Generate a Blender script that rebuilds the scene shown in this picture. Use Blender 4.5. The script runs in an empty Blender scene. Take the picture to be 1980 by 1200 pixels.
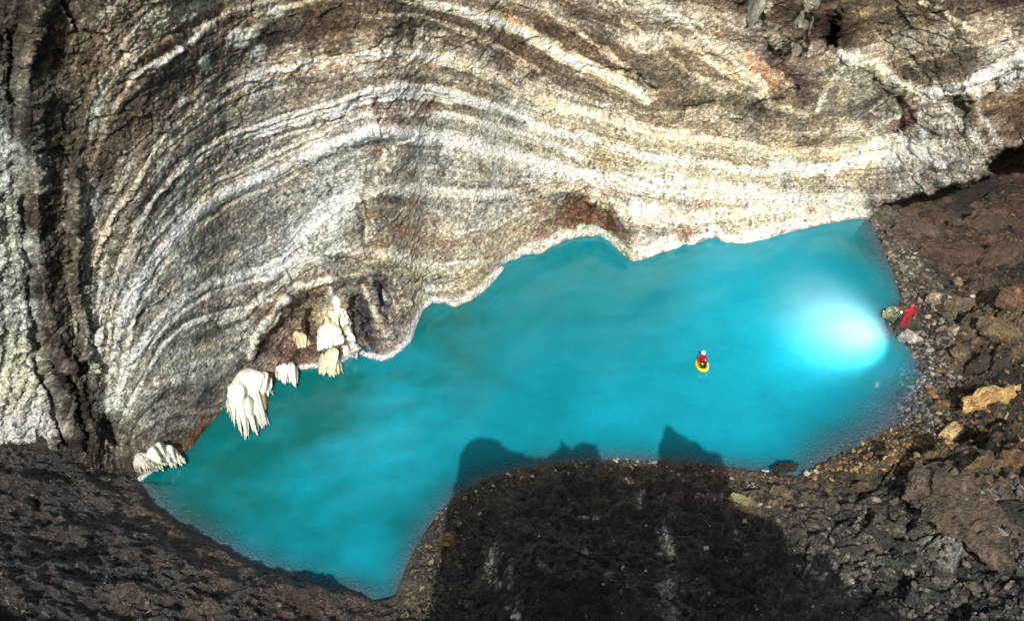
import bpy, bmesh, math, random
import numpy as np
from mathutils import Vector, Matrix
random.seed(7); np.random.seed(7)
C = bpy.context.scene
COL = C.collection

# ------------------------------------------------------------ camera, sky, sun, exposure
CAM_H = 40.0; PITCH = math.radians(38.0); FPX = 1715.0; CU, CV = 990.0, 600.0
cam = bpy.data.cameras.new('camera'); camo = bpy.data.objects.new('camera', cam); COL.objects.link(camo)
camo.location = (0, 0, CAM_H); camo.rotation_euler = (math.radians(90) - PITCH, 0, 0)
cam.sensor_width = 36; cam.lens = 36 * FPX / 1980.0; cam.clip_end = 600; cam.clip_start = 0.5
C.camera = camo
SUN_EL = math.radians(41); SUN_AZ = math.radians(-7)      # azimuth measured from straight behind the camera, negative = left
SUNV = Vector((math.sin(SUN_AZ)*math.cos(SUN_EL), -math.cos(SUN_AZ)*math.cos(SUN_EL), math.sin(SUN_EL)))   # towards the sun
W = bpy.data.worlds.new('World'); C.world = W; W.use_nodes = True
nt = W.node_tree; sky = nt.nodes.new('ShaderNodeTexSky'); sky.sky_type = 'NISHITA'; sky.sun_disc = False
sky.dust_density = 6.0; sky.ozone_density = 0.2; sky.sun_elevation = SUN_EL; sky.sun_rotation = math.atan2(SUNV.x, SUNV.y)
nt.links.new(sky.outputs[0], nt.nodes['Background'].inputs[0]); nt.nodes['Background'].inputs[1].default_value = 0.07
sl = bpy.data.lights.new('sun', 'SUN'); sl.energy = 3.9; sl.angle = math.radians(0.35); sl.color = (1.0, 0.97, 0.92)
so = bpy.data.objects.new('sun', sl); COL.objects.link(so); so.rotation_euler = SUNV.to_track_quat('Z', 'Y').to_euler()
C.view_settings.view_transform = 'Standard'; C.view_settings.look = 'None'; C.view_settings.gamma = 1
C.view_settings.exposure = 0.25

# ------------------------------------------------------------ helpers
F_ = np.array([0, math.cos(PITCH), -math.sin(PITCH)]); U_ = np.array([0, math.sin(PITCH), math.cos(PITCH)])
def rays(u, v):
    u = np.asarray(u, float); v = np.asarray(v, float)
    a = (u - CU)/FPX; b = (CV - v)/FPX
    return a, F_[1] + b*U_[1], F_[2] + b*U_[2]
def proj(x, y, z):
    dz = z - CAM_H; dep = y*F_[1] + dz*F_[2]; dep = np.where(dep < .1, .1, dep); up = y*U_[1] + dz*U_[2]
    return CU + FPX*x/dep, CV - FPX*up/dep
def onz(u, v, z=0.0):
    a, b, c = rays(u, v); t = (z - CAM_H)/c
    return a*t, b*t
def sstep(a, b, x):
    t = np.clip((x-a)/(b-a), 0, 1); return t*t*(3-2*t)
_rs = np.random.RandomState(3); _perm = _rs.permutation(256); _perm = np.concatenate([_perm]*3)
_g = _rs.normal(size=(256, 3)); _g /= np.linalg.norm(_g, axis=1)[:, None]; _g *= 1.35
def pn(x, y, z, seed=0):
    x = np.asarray(x, float)+seed*17.31; y = np.asarray(y, float)+seed*5.77; z = np.asarray(z, float)+seed*9.13
    x, y, z = np.broadcast_arrays(x, y, z)
    xi = np.floor(x).astype(int); yi = np.floor(y).astype(int); zi = np.floor(z).astype(int)
    fx = x-xi; fy = y-yi; fz = z-zi
    xi &= 255; yi &= 255; zi &= 255
    sx = fx*fx*(3-2*fx); sy = fy*fy*(3-2*fy); sz = fz*fz*(3-2*fz)
    out = 0
    for i in (0, 1):
        for j in (0, 1):
            for k in (0, 1):
                g = _g[_perm[_perm[_perm[(xi+i) & 255]+((yi+j) & 255)]+((zi+k) & 255)]]
                w = (sx if i else 1-sx)*(sy if j else 1-sy)*(sz if k else 1-sz)
                out = out + w*(g[..., 0]*(fx-i)+g[..., 1]*(fy-j)+g[..., 2]*(fz-k))
    return out
def fbm(x, y, z, octv=4, seed=0, gain=.5):
    s = 0; a = 1; f = 1
    for i in range(octv):
        s = s + a*pn(x*f, y*f, z*f, seed+i); a *= gain; f *= 2.03
    return s
def ridged(x, y, z, octv=4, seed=0):
    s = 0; a = 1; f = 1
    for i in range(octv):
        s = s + a*(1-2.2*np.abs(pn(x*f, y*f, z*f, seed+i))); a *= .5; f *= 2.1
    return s/1.9
def facets(x, y, seed=0, tilt=.6):
    """broken rock: every cell of an irregular mosaic is a tilted flat face; returns height, crack mask, per-cell random"""
    x = x+seed*7.7; y = y+seed*3.3; xi = np.floor(x).astype(int); yi = np.floor(y).astype(int)
    f1 = np.full(x.shape, 9.); f2 = np.full(x.shape, 9.); hgt = np.zeros(x.shape); rid = np.zeros(x.shape)
    for i in (-1, 0, 1):
        for j in (-1, 0, 1):
            h = _perm[_perm[(xi+i) & 255]+((yi+j) & 255)]; g = _g[h]; h2 = _perm[h+13]/255.
            cx = xi+i+.5+.33*np.clip(g[..., 0], -1, 1); cy = yi+j+.5+.33*np.clip(g[..., 1], -1, 1)
            d = np.hypot(x-cx, y-cy); hh = (h2-.5)+tilt*((x-cx)*g[..., 2]+(y-cy)*g[..., 0])
            m = d < f1; f2 = np.where(m, f1, np.minimum(f2, d)); f1 = np.where(m, d, f1); hgt = np.where(m, hh, hgt); rid = np.where(m, h2, rid)
    return hgt, np.clip(1-(f2-f1)/.10, 0, 1), rid
def lin(c):
    c = np.asarray(c, float)/255.0
    return np.where(c <= .04045, c/12.92, ((c+.055)/1.055)**2.4)

def tag(o, label=None, cat=None, group=None, kind=None):
    if label: o['label'] = label
    if cat: o['category'] = cat
    if group: o['group'] = group
    if kind: o['kind'] = kind
    return o
def link(name, me, mat=None, parent=None, smooth=False):
    o = bpy.data.objects.new(name, me); COL.objects.link(o)
    if mat: me.materials.append(mat)
    if smooth: me.polygons.foreach_set('use_smooth', [True]*len(me.polygons))
    if parent: o.parent = parent
    return o
def grid_mesh(name, P, colr=None):
    R, Cn = P.shape[:2]
    me = bpy.data.meshes.new(name); me.vertices.add(R*Cn)
    me.vertices.foreach_set('co', P.reshape(-1).astype(np.float32))
    idx = np.arange(R*Cn).reshape(R, Cn)
    q = np.stack([idx[:-1, :-1], idx[:-1, 1:], idx[1:, 1:], idx[1:, :-1]], -1).reshape(-1, 4)
    me.loops.add(q.size); me.loops.foreach_set('vertex_index', q.reshape(-1).astype(np.int32))
    me.polygons.add(len(q)); me.polygons.foreach_set('loop_start', (np.arange(len(q))*4).astype(np.int32))
    me.polygons.foreach_set('use_smooth', np.ones(len(q), bool))
    me.update(calc_edges=True)
    if colr is not None: add_col(me, colr.reshape(-1, colr.shape[-1]))
    return me
def add_col(me, c, name='Col'):
    a = me.color_attributes.new(name, 'FLOAT_COLOR', 'POINT')
    if c.shape[1] == 3: c = np.concatenate([c, np.ones((len(c), 1))], 1)
    a.data.foreach_set('color', c.reshape(-1).astype(np.float32))
def raw_mesh(name, V, Fc):
    me = bpy.data.meshes.new(name); me.from_pydata([tuple(p) for p in V], [], [tuple(f) for f in Fc]); me.update(); return me

def rock_mat(name, rough=.85, spec=.3, grain=.5, bump=.6, bscale=6.0, wet=0.0, base=None):
    m = bpy.data.materials.new(name); m.use_nodes = True; n = m.node_tree; N = n.nodes; L = n.links
    p = N['Principled BSDF']; p.inputs['Roughness'].default_value = rough; p.inputs['Specular IOR Level'].default_value = spec
    tc = N.new('ShaderNodeTexCoord')
    a = N.new('ShaderNodeAttribute'); a.attribute_name = 'Col'
    n1 = N.new('ShaderNodeTexNoise'); n1.inputs['Scale'].default_value = bscale*1.4; n1.inputs['Detail'].default_value = 6; n1.inputs['Roughness'].default_value = .75
    L.new(tc.outputs['Object'], n1.inputs['Vector'])
    mr = N.new('ShaderNodeMapRange'); mr.inputs[1].default_value = .32; mr.inputs[2].default_value = .68
    mr.inputs[3].default_value = 1-grain; mr.inputs[4].default_value = 1+grain; L.new(n1.outputs['Fac'], mr.inputs[0])
    mx = N.new('ShaderNodeMix'); mx.data_type = 'RGBA'; mx.blend_type = 'MULTIPLY'; mx.inputs[0].default_value = 1
    if base is None: L.new(a.outputs['Color'], mx.inputs[6])
    else: mx.inputs[6].default_value = (*base, 1)
    L.new(mr.outputs[0], mx.inputs[7]); L.new(mx.outputs[2], p.inputs['Base Color'])
    n2 = N.new('ShaderNodeTexNoise'); n2.inputs['Scale'].default_value = bscale; n2.inputs['Detail'].default_value = 8; n2.inputs['Roughness'].default_value = .7
    L.new(tc.outputs['Object'], n2.inputs['Vector'])
    vo = N.new('ShaderNodeTexVoronoi'); vo.inputs['Scale'].default_value = bscale*.7; L.new(tc.outputs['Object'], vo.inputs['Vector'])
    ad = N.new('ShaderNodeMath'); ad.operation = 'MULTIPLY_ADD'; ad.inputs[1].default_value = .35
    L.new(vo.outputs['Distance'], ad.inputs[0]); L.new(n2.outputs['Fac'], ad.inputs[2])
    b = N.new('ShaderNodeBump'); b.inputs['Strength'].default_value = bump; b.inputs['Distance'].default_value = .25
    L.new(ad.outputs[0], b.inputs['Height']); L.new(b.outputs[0], p.inputs['Normal'])
    if wet > 0:
        w = N.new('ShaderNodeTexNoise'); w.inputs['Scale'].default_value = 1.3; w.inputs['Detail'].default_value = 5; L.new(tc.outputs['Object'], w.inputs['Vector'])
        r = N.new('ShaderNodeMapRange'); r.inputs[1].default_value = .4; r.inputs[2].default_value = .6; r.inputs[3].default_value = rough-wet; r.inputs[4].default_value = rough
        L.new(w.outputs['Fac'], r.inputs[0]); L.new(r.outputs[0], p.inputs['Roughness'])
    return m
def plain_mat(name, c, rough=.6, spec=.5, nscale=12, amt=.15, emit=0):
    m = bpy.data.materials.new(name); m.use_nodes = True; N = m.node_tree.nodes; L = m.node_tree.links
    p = N['Principled BSDF']; p.inputs['Roughness'].default_value = rough; p.inputs['Specular IOR Level'].default_value = spec
    tc = N.new('ShaderNodeTexCoord'); n1 = N.new('ShaderNodeTexNoise'); n1.inputs['Scale'].default_value = nscale; L.new(tc.outputs['Object'], n1.inputs['Vector'])
    cr = N.new('ShaderNodeMapRange'); cr.inputs[3].default_value = 1-amt; cr.inputs[4].default_value = 1+amt; L.new(n1.outputs['Fac'], cr.inputs[0])
    mx = N.new('ShaderNodeMix'); mx.data_type = 'RGBA'; mx.blend_type = 'MULTIPLY'; mx.inputs[0].default_value = 1; mx.inputs[6].default_value = (*c, 1)
    L.new(cr.outputs[0], mx.inputs[7]); L.new(mx.outputs[2], p.inputs['Base Color'])
    if emit: p.inputs['Emission Color'].default_value = (1, .97, .9, 1); p.inputs['Emission Strength'].default_value = emit
    return m

# ------------------------------------------------------------ traced shorelines (photograph pixels, dropped onto the water level)
FAR = [(-400,905),(-200,905),(0,915),(150,935),(235,938),(270,930),(290,915),(330,890),(352,878),(375,862),(400,828),(432,790),(470,765),(520,742),(575,716),(600,710),(640,712),(690,682),(715,690),(740,697),(765,685),(790,662),(800,632),(815,600),(835,585),(860,585),(880,592),(910,580),(935,562),(955,540),(975,515),(1010,492),(1038,497),(1060,480),(1090,465),(1120,458),(1160,455),(1185,470),(1205,492),(1225,502),(1260,495),(1300,480),(1330,482),(1350,465),(1380,458),(1410,468),(1440,470),(1480,462),(1520,450),(1560,440),(1610,430),(1665,420),(1680,420)]
RIGHT = [(1680,420),(1690,440),(1700,455),(1712,490),(1725,520),(1738,550),(1745,580),(1728,605),(1722,640),(1745,655),(1775,690),(1785,720),(1775,760),(1752,790),(1745,812),(1710,840),(1675,862),(1640,872),(1600,890),(1570,908),(1545,922),(1500,915),(1450,908),(1400,902),(1340,893),(1280,889),(1200,885),(1130,888),(1060,895),(1000,908),(940,925),(890,950),(860,980),(835,1010),(810,1050),(790,1090),(775,1130),(765,1158),(740,1163),(720,1160)]
LEDGE = [(720,1160),(700,1150),(670,1140),(640,1136),(600,1132),(565,1112),(520,1100),(480,1085),(440,1062),(400,1040),(370,1025),(330,1000),(300,975),(283,950),(270,930)]
def world_line(L): 
    x, y = onz([p[0] for p in L], [p[1] for p in L]); return np.stack([x, y], 1)
farW = world_line(FAR[5:]); rightW = world_line(RIGHT); ledgeW = world_line(LEDGE)
def dist_poly(X, Y, P, ret_t=False):
    best = np.full(X.shape, 1e9)
    for (ax, ay), (bx, by) in zip(P[:-1], P[1:]):
        dx, dy = bx-ax, by-ay; l = dx*dx+dy*dy+1e-12
        t = np.clip(((X-ax)*dx+(Y-ay)*dy)/l, 0, 1)
        d = (X-ax-t*dx)**2+(Y-ay-t*dy)**2
        best = np.minimum(best, d)
    return np.sqrt(best)
def inside(X, Y, P):
    r = np.zeros(X.shape, bool); n = len(P)
    for i in range(n):
        x1, y1 = P[i]; x2, y2 = P[(i+1) % n]
        if y1 == y2: continue
        c = ((y1 > Y) != (y2 > Y)) & (X < (x2-x1)*(Y-y1)/(y2-y1)+x1); r ^= c
    return r
lakeW = np.concatenate([farW, rightW[1:], ledgeW[1:-1]])

# ------------------------------------------------------------ mineral colouring: strokes and patches of the rock itself
def blend(col, m, c):
    return col*(1-m[..., None]) + np.asarray(c)*m[..., None]
class Paint:
    def __init__(s, U, V, P, colr, phi=None):
        s.U, s.V, s.P, s.c, s.phi = U, V, P, colr, phi
        s.n = fbm(P[..., 0]*1.1, P[..., 1]*1.1, P[..., 2]*1.1, 4, 40, .65)
        if phi is not None: s.n = (.35*s.n+.6*fbm(phi*24, P[..., 0]*.22, P[..., 2]*.22, 3, 45, .7))
        s.wu = pn(P[..., 0]*.9, P[..., 1]*.9, P[..., 2]*.9, 51)*16+pn(P[..., 0]*3, P[..., 1]*3, P[..., 2]*3, 53)*6
        s.wv = pn(P[..., 0]*.9, P[..., 1]*.9, P[..., 2]*.9, 52)*16+pn(P[..., 0]*3, P[..., 1]*3, P[..., 2]*3, 54)*6
        s.h = np.zeros(U.shape)
    def stroke(s, pts, w, c, k=.8, rough=.5, warp=.35, lift=0.0):
        pts = [(p if len(p) == 3 else (p[0], p[1], 1.0)) for p in pts]
        mw = w*max(p[2] for p in pts)*3.6+22
        us = [p[0] for p in pts]; vs = [p[1] for p in pts]
        bb = (s.U > min(us)-mw) & (s.U < max(us)+mw) & (s.V > min(vs)-mw) & (s.V < max(vs)+mw)
        if not bb.any(): return
        X = s.U[bb]+s.wu[bb]*warp; Y = s.V[bb]+s.wv[bb]*warp
        best = np.full(X.shape, 1e9)
        for (ax, ay, aw), (bx, by, bw) in zip(pts[:-1], pts[1:]):
            dx, dy = bx-ax, by-ay; l = dx*dx+dy*dy+1e-9
            t = np.clip(((X-ax)*dx+(Y-ay)*dy)/l, 0, 1)
            d = np.hypot(X-ax-t*dx, Y-ay-t*dy)/(w*(aw+(bw-aw)*t)+1e-6)
            best = np.minimum(best, d)
        m = np.clip(1.25-best+s.n[bb]*rough*1.2, 0, 1); m = m*m*(3-2*m)*k
        s.c[bb] = blend(s.c[bb], m, lin(c)/.85); s.h[bb] += lift*m
    def blob(s, u, v, ru, rv, c, k=.8, ang=0, rough=.6, lift=0):
        mw = max(ru, rv)*2.8+25
        bb = (abs(s.U-u) < mw) & (abs(s.V-v) < mw)
        if not bb.any(): return
        X = s.U[bb]-u+s.wu[bb]*.5; Y = s.V[bb]-v+s.wv[bb]*.5; a = math.radians(ang)
        x = (X*math.cos(a)+Y*math.sin(a))/ru; y = (-X*math.sin(a)+Y*math.cos(a))/rv
        m = np.clip(1.35-np.hypot(x, y)+s.n[bb]*rough, 0, 1); m = m*m*(3-2*m)*k
        s.c[bb] = blend(s.c[bb], m, lin(c)/.85); s.h[bb] += lift*m
    def poly(s, P, c, k=1, soft=6, rough=.5, lift=0):
        us = [p[0] for p in P]; vs = [p[1] for p in P]; mw = 25
        bb = (s.U > min(us)-mw) & (s.U < max(us)+mw) & (s.V > min(vs)-mw) & (s.V < max(vs)+mw)
        X = s.U[bb]+s.wu[bb]*.4; Y = s.V[bb]+s.wv[bb]*.4
        d = dist_poly(X, Y, list(P)+[P[0]]); d = np.where(inside(X, Y, P), d, -d)
        m = sstep(-soft, soft, d+s.n[bb]*soft*rough*2)*k
        if c is not None: s.c[bb] = blend(s.c[bb], m, lin(c)/.85)
        s.h[bb] += lift*m
def idw(U, V, pts, p=3.2, step=4):
    us = np.arange(U.min()-8, U.max()+12, step*2); vs = np.arange(V.min()-8, V.max()+12, step*2)
    gu, gv = np.meshgrid(us, vs); acc = 0; ws = 0
    wx = pn(gu*.02, gv*.02, 0, 60)*30; wy = pn(gu*.02, gv*.02, 3, 61)*30
    for (a, b, c) in pts:
        w = 1/(((gu+wx-a)**2+(gv+wy-b)**2)/100+1)**(p/2); acc = acc+w[..., None]*(lin(c)/.85 if np.ndim(c) else np.array([c])); ws = ws+w
    return samp(acc/ws[..., None], us, vs, U, V)
def samp(G, us, vs, U, V):
    fu = np.clip((U-us[0])/(us[1]-us[0]), 0, len(us)-1.001); fv = np.clip((V-vs[0])/(vs[1]-vs[0]), 0, len(vs)-1.001)
    iu = fu.astype(int); iv = fv.astype(int); fu = (fu-iu); fv = (fv-iv)
    if G.ndim == 3: fu = fu[..., None]; fv = fv[..., None]
    return G[iv, iu]*(1-fu)*(1-fv)+G[iv, iu+1]*fu*(1-fv)+G[iv+1, iu]*(1-fu)*fv+G[iv+1, iu+1]*fu*fv

# bedding lines on the wall
BA = [(165,640),(152,540),(158,430),(175,330),(205,230),(255,150),(319,112),(375,79),(412,49),(487,30),(544,15),(620,-5),(700,-14),(780,-10),(862,15),(937,37),(1012,56),(1069,94),(1125,124),(1200,157),(1260,190)]
BB = [(172,700),(170,600),(182,510),(210,431),(255,367),(277,330),(300,281),(349,232),(397,199),(450,165),(506,142),(562,127),(637,116),(712,105),(787,105),(862,112),(919,131),(975,161),(1031,191),(1087,210),(1162,225),(1237,247),(1300,262),(1400,275),(1500,295),(1600,298),(1690,285),(1745,262)]
BC = [(185,720),(200,600),(225,520),(262,442),(300,382),(356,319),(394,289),(431,266),(487,247),(544,229),(600,210),(637,202),(675,187),(712,174),(769,167),(825,169),(870,180),(937,199),(994,221),(1031,240),(1087,259),(1162,277),(1237,300),(1400,322),(1500,335),(1600,325),(1700,298)]
BD = [(200,740),(212,640),(245,545),(290,470),(340,415),(412,352),(487,319),(562,285),(637,251),(700,225),(760,222),(862,221),(900,229),(956,244),(1012,259),(1069,281),(1125,305),(1200,319),(1350,345),(1500,360),(1650,340)]
BM = [(208,790),(218,700),(235,620),(262,560),(300,500),(340,450),(385,405),(440,370),(500,345),(560,320),(620,290),(680,268),(730,253),(800,262),(860,270),(920,282),(1000,304),(1080,328),(1160,347),(1300,362),(1400,372),(1550,385),(1660,385)]
BE = [(228,780),(240,711),(281,655),(311,617),(356,580),(405,550),(469,531),(525,520),(562,494),(585,456),(615,419),(680,385),(720,370),(800,368),(900,375),(1000,372),(1060,362),(1110,362),(1160,385),(1240,420),(1330,425),(1480,415),(1600,402)]
BF = [(240,800),(285,715),(319,659),(356,629),(405,608),(450,599),(487,595),(525,580),(552,545),(590,510),(660,480),(740,490),(850,515),(930,500),(1000,460),(1080,440),(1160,420),(1230,455),(1330,450)]
BG = [(240,845),(330,800),(400,760),(440,725),(484,685),(499,647),(532,610),(550,575),(574,552),(637,539),(740,520),(830,545),(890,560),(950,520),(1020,480),(1100,455)]
BX = [(20,800),(10,400),(30,100),(60,-60)]
BY = [(110,760),(95,560),(100,350),(140,150),(220,-20),(260,-80)]
isol = [(BX,-1.5),(BY,0),(BA,1.2),(BB,2.1),(BC,3),(BD,3.7),(BM,4.5),(BE,5.6),(BF,6.2),(BG,7)]
extra = [(800,-100,.3),(1100,0,.6),(1300,100,1.0),(1400,200,1.5),(1500,100,.6),(1600,0,-.2),(1700,150,.8),(1760,180,1.5),(1900,150,1.4),(1900,0,0),(1980,100,1.0),(1850,230,2.2),(1900,320,3.2),(1800,340,3.8),(1980,250,2.6),(1300,470,7.2),(1500,450,7.0),(1700,400,5),(650,690,8.5),(760,660,8.5),(330,880,8),(60,930,-.8)]
pp = [(p[0], p[1], val) for L_, val in isol for p in L_[::2]]+extra
pa = np.array(pp, float); n_ = len(pa)
def tk(d2): return .5*d2*np.log(d2+1e-9)
xy = pa[:, :2]/500
K = tk(((xy[:, None]-xy[None])**2).sum(-1))+np.eye(n_)*.01
A = np.zeros((n_+3, n_+3)); A[:n_, :n_] = K; A[:n_, n_] = 1; A[:n_, n_+1:] = xy; A[n_, :n_] = 1; A[n_+1:, :n_] = xy.T
sol = np.linalg.solve(A, np.concatenate([pa[:, 2], [0, 0, 0]]))
pus = np.arange(-400, 2400, 10.); pvs = np.arange(-400, 1100, 10.); gu, gv = np.meshgrid(pus, pvs)
Q = np.stack([gu/500, gv/500], -1); ph = sol[n_]+Q@sol[n_+1:]
for i in range(n_): ph = ph+sol[i]*tk(((Q-xy[i])**2).sum(-1))

# ------------------------------------------------------------ the cave wall
NC, NR = 1180, 600
uu = np.linspace(-180, 2160, NC)
fu_ = np.array([p[0] for p in FAR]+[1700,1800,1900,2000,2200], float); fv_ = np.array([p[1] for p in FAR]+[424,430,425,420,420], float)
vs = np.interp(uu, fu_, fv_)
kern = np.exp(-np.linspace(-2.5, 2.5, 91)**2/2); kern /= kern.sum()
vsm = np.convolve(np.pad(vs, 45, mode='edge'), kern, 'valid')
VTOP = -150.
def column(vbase):
    """integrate the wall upwards from the water line of each column; returns y on a dense v grid"""
    vv = np.arange(VTOP, 1080, 2.0)
    a, b, c = rays(0, vv); T = -c/b
    Ug, Vg = np.meshgrid(uu, vv)
    h = np.clip((vbase[None]-Vg)/400, -0.2, 2)
    ta = 1.15+1.5*h+0.5*sstep(400, 100, Ug)
    ta = np.where(Ug > 1250, ta-(.5*h)*sstep(1250, 1600, Ug), ta)
    Tm = T[:, None]; dT = np.gradient(T)[:, None]
    dl = -dT/(Tm+ta)                      # d ln y per row
    cum = np.cumsum(dl, 0)
    ib = np.clip((vbase-VTOP)/2, 0, len(vv)-1.01); i0 = ib.astype(int); f = ib-i0; cc = np.arange(len(uu))
    cb = cum[i0, cc]*(1-f)+cum[i0+1, cc]*f
    Tb = np.interp(vbase, vv, T)
    return vv, np.log(CAM_H/Tb)[None]+cum-cb[None]
vv, LY1 = column(vs); _, LY2 = column(vsm)
jj = np.linspace(0, 1, NR)[:, None]
Vw = VTOP+(vs[None]+34-VTOP)*jj; Uw = np.broadcast_to(uu[None], Vw.shape).copy()
def colsamp(G, V):
    f = np.clip((V-VTOP)/2, 0, len(vv)-1.01); i = f.astype(int); f = f-i; cc = np.arange(len(uu))[None]
    return G[i, cc]*(1-f)+G[i+1, cc]*f
above = vs[None]-Vw
w = np.exp(-np.clip(above, 0, None)/45)
LY = w*colsamp(LY1, Vw)+(1-w)*colsamp(LY2, Vw)
# the wall swings round towards the camera on the left; big hollows and swells
LY += -0.09*sstep(250, -150, Uw)-.085*sstep(1680, 1900, Uw)
phi = samp(ph, pus, pvs, Uw, Vw)
fade = sstep(0, 70, above)
aa, bb_, cc_ = rays(Uw, Vw)
def pos(LY):
    y = np.exp(LY); l = y/bb_; return np.stack([aa*l, y, CAM_H+cc_*l], -1)
P0 = pos(LY)
X, Y, Z = P0[..., 0], P0[..., 1], P0[..., 2]
rel = .55*fbm(X*.10, Y*.10, Z*.10, 3, 1)*fade
rel += .30*fbm(X*.45, Y*.45, Z*.45, 3, 5)*(.25+.75*fade)
strat = fbm(phi*3.2, X*.12, Z*.12, 4, 9, .48)
rel += -.17*strat*(.3+.7*fade)
rel += .06*ridged(X*.9, Y*.9, Z*.9, 3, 15)*fade
# ridge lines / grooves of the wall (depth towards the camera in metres)
def ridge(pts, w, d, warp=0):
    global rel
    us = [p[0] for p in pts]; vs_ = [p[1] for p in pts]; m = 3*w
    b = (Uw > min(us)-m) & (Uw < max(us)+m) & (Vw > min(vs_)-m) & (Vw < max(vs_)+m)
    dd = dist_poly(Uw[b]+pn(X[b]*.8, Y[b]*.8, Z[b]*.8, 70)*14, Vw[b]+pn(X[b]*.8, Y[b]*.8, Z[b]*.8, 71)*14, pts)
    rel[b] -= d*np.exp(-(dd/w)**2)
ridge([(75,-60),(60,200),(75,450),(95,620),(130,720),(165,860),(200,960)], 26, 1.0)
ridge([(150,330),(150,560),(180,700),(205,800)], 12, .7)
ridge([(25,60),(22,190)], 6, -.7); ridge([(45,380),(50,520),(75,690),(110,800),(130,870)], 7, -.7)
ridge([(115,0),(135,40),(145,60)], 5, -.6); ridge([(100,690),(150,760),(165,860)], 9, -.9)
ridge([(200,770),(210,830),(225,850)], 11, -1.0)
ridge(BG[:8], 12, .55); ridge(BM[6:13], 14, .35); ridge([(680,268),(728,250),(800,262)], 12, .5)
ridge([(1260,180),(1240,150),(1215,140)], 6, -.8)
ridge([(1050,374),(1110,364),(1180,395),(1215,440),(1230,490)], 12, .9)
ridge([(1020,376),(1060,362),(1100,355)], 5, -.7)
ridge([(1090,395),(1130,392),(1170,420)], 20, -1.0)
ridge([(1420,230),(1480,205),(1540,180)], 6, -.9); ridge([(1310,235),(1325,205),(1380,195)], 5, -.9)
ridge([(1450,-20),(1470,60),(1500,110)], 10, -1.3); ridge([(1560,0),(1545,100)], 14, -1.6); ridge([(1610,30),(1605,90)], 12, -2.0)
ridge([(1740,190),(1745,250)], 8, -.8); ridge([(1845,190),(1865,225),(1870,250)], 6, -.9); ridge([(1830,178),(1880,172),(1980,140)], 6, -1.0)
ridge([(1640,110),(1700,140),(1760,178)], 16, .6); ridge([(1850,180),(1920,155),(1990,130)], 18, .8)
ridge([(1700,378),(1800,350),(1880,322),(1940,270),(2050,250)], 34, 2.2); ridge([(1310,445),(1325,480)], 9, -.7); ridge([(1300,455),(1290,480)], 12, .35); ridge([(1355,455),(1375,435),(1392,450)], 14, .5)
ridge([(840,540),(1000,505),(1060,490)], 5, -.5); ridge([(640,500),(760,525),(850,540)], 6, -.5)
ridge([(700,380),(705,440),(712,500)], 6, -.5); ridge([(733,190),(735,230)], 5, -.5)
ridge([(660,570),(690,690)], 8, .7); ridge([(715,545),(760,650)], 7, .6); ridge([(735,535),(742,600)], 6, -.8); ridge([(690,575),(715,665)], 8, -.8)
ridge([(600,600),(597,640)], 9, -1.2); ridge([(545,590),(520,640),(492,690)], 8, -.6)
# hollows: undercut at the right foot of the wall, black hole, brown recess above the crystals
def hollow(Pg, d, soft=6):
    global rel
    us = [p[0] for p in Pg]; vs_ = [p[1] for p in Pg]
    b = (Uw > min(us)-30) & (Uw < max(us)+30) & (Vw > min(vs_)-30) & (Vw < max(vs_)+30)
    u2 = Uw[b]+pn(X[b]*1.1, Y[b]*1.1, Z[b]*1.1, 72)*10; v2 = Vw[b]+pn(X[b]*1.1, Y[b]*1.1, Z[b]*1.1, 73)*10
    dd = dist_poly(u2, v2, list(Pg)+[Pg[0]]); dd = np.where(inside(u2, v2, Pg), dd, -dd)
    rel[b] += d*sstep(-soft, soft, dd)
hollow([(1686,422),(1712,396),(1760,383),(1800,372),(1850,362),(1880,350),(1905,338),(1940,360),(2200,330),(2200,470),(1686,470)], 12, 4)
hollow([(1905,318),(1928,304),(1945,290),(2010,280),(2200,280),(2200,375),(1960,368),(1922,352)], 17, 4)
hollow([(500,685),(520,650),(550,600),(590,575),(660,555),(740,540),(770,570),(760,625),(700,655),(600,680)], 1.1, 12)
hollow([(1520,108),(1545,80),(1558,95),(1545,112)], 2, 3); hollow([(1590,70),(1608,45),(1625,60),(1608,95),(1595,100)], 2.5, 3)
dist = np.exp(LY)/bb_
LY = LY+rel/np.maximum(dist, 10)
P1 = pos(LY)
du = np.gradient(P1, axis=1); dv = np.gradient(P1, axis=0); Nn = np.cross(dv, du); Nn /= np.linalg.norm(Nn, axis=-1)[..., None]+1e-9
Nn = np.where((Nn[..., 1] > 0)[..., None], -Nn, Nn)
X, Y, Z = P1[..., 0], P1[..., 1], P1[..., 2]
rgh = idw(Uw, Vw, [(50,100,2.0),(60,500,1.9),(100,800,2.0),(30,750,1.5),(200,200,1.3),(400,150,1.2),(400,450,.8),(400,700,.8),(300,800,.8),(700,80,1.3),(700,450,1.1),(850,400,1.0),(1000,250,.9),(1000,90,1.3),(1130,410,1.3),(1200,60,1.4),(1300,300,.9),(1500,380,.7),(1550,60,2.4),(1600,150,1.5),(1750,100,1.3),(1750,250,1.1),(1900,220,1.5),(1800,340,.9),(560,650,1.6),(740,600,1.4),(900,520,.8)])[..., 0]
sm = .055*fbm(X*1.6, Y*1.6, Z*1.6, 3, 20, .65)+.05*ridged(X*3.5+strat, Y*3.5, Z*3.5, 2, 24)+.022*fbm(phi*16, X*.8, Z*.8, 3, 28, .6)+.05*fbm(X*6, Y*6, Z*6, 2, 31, .8)
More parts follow.
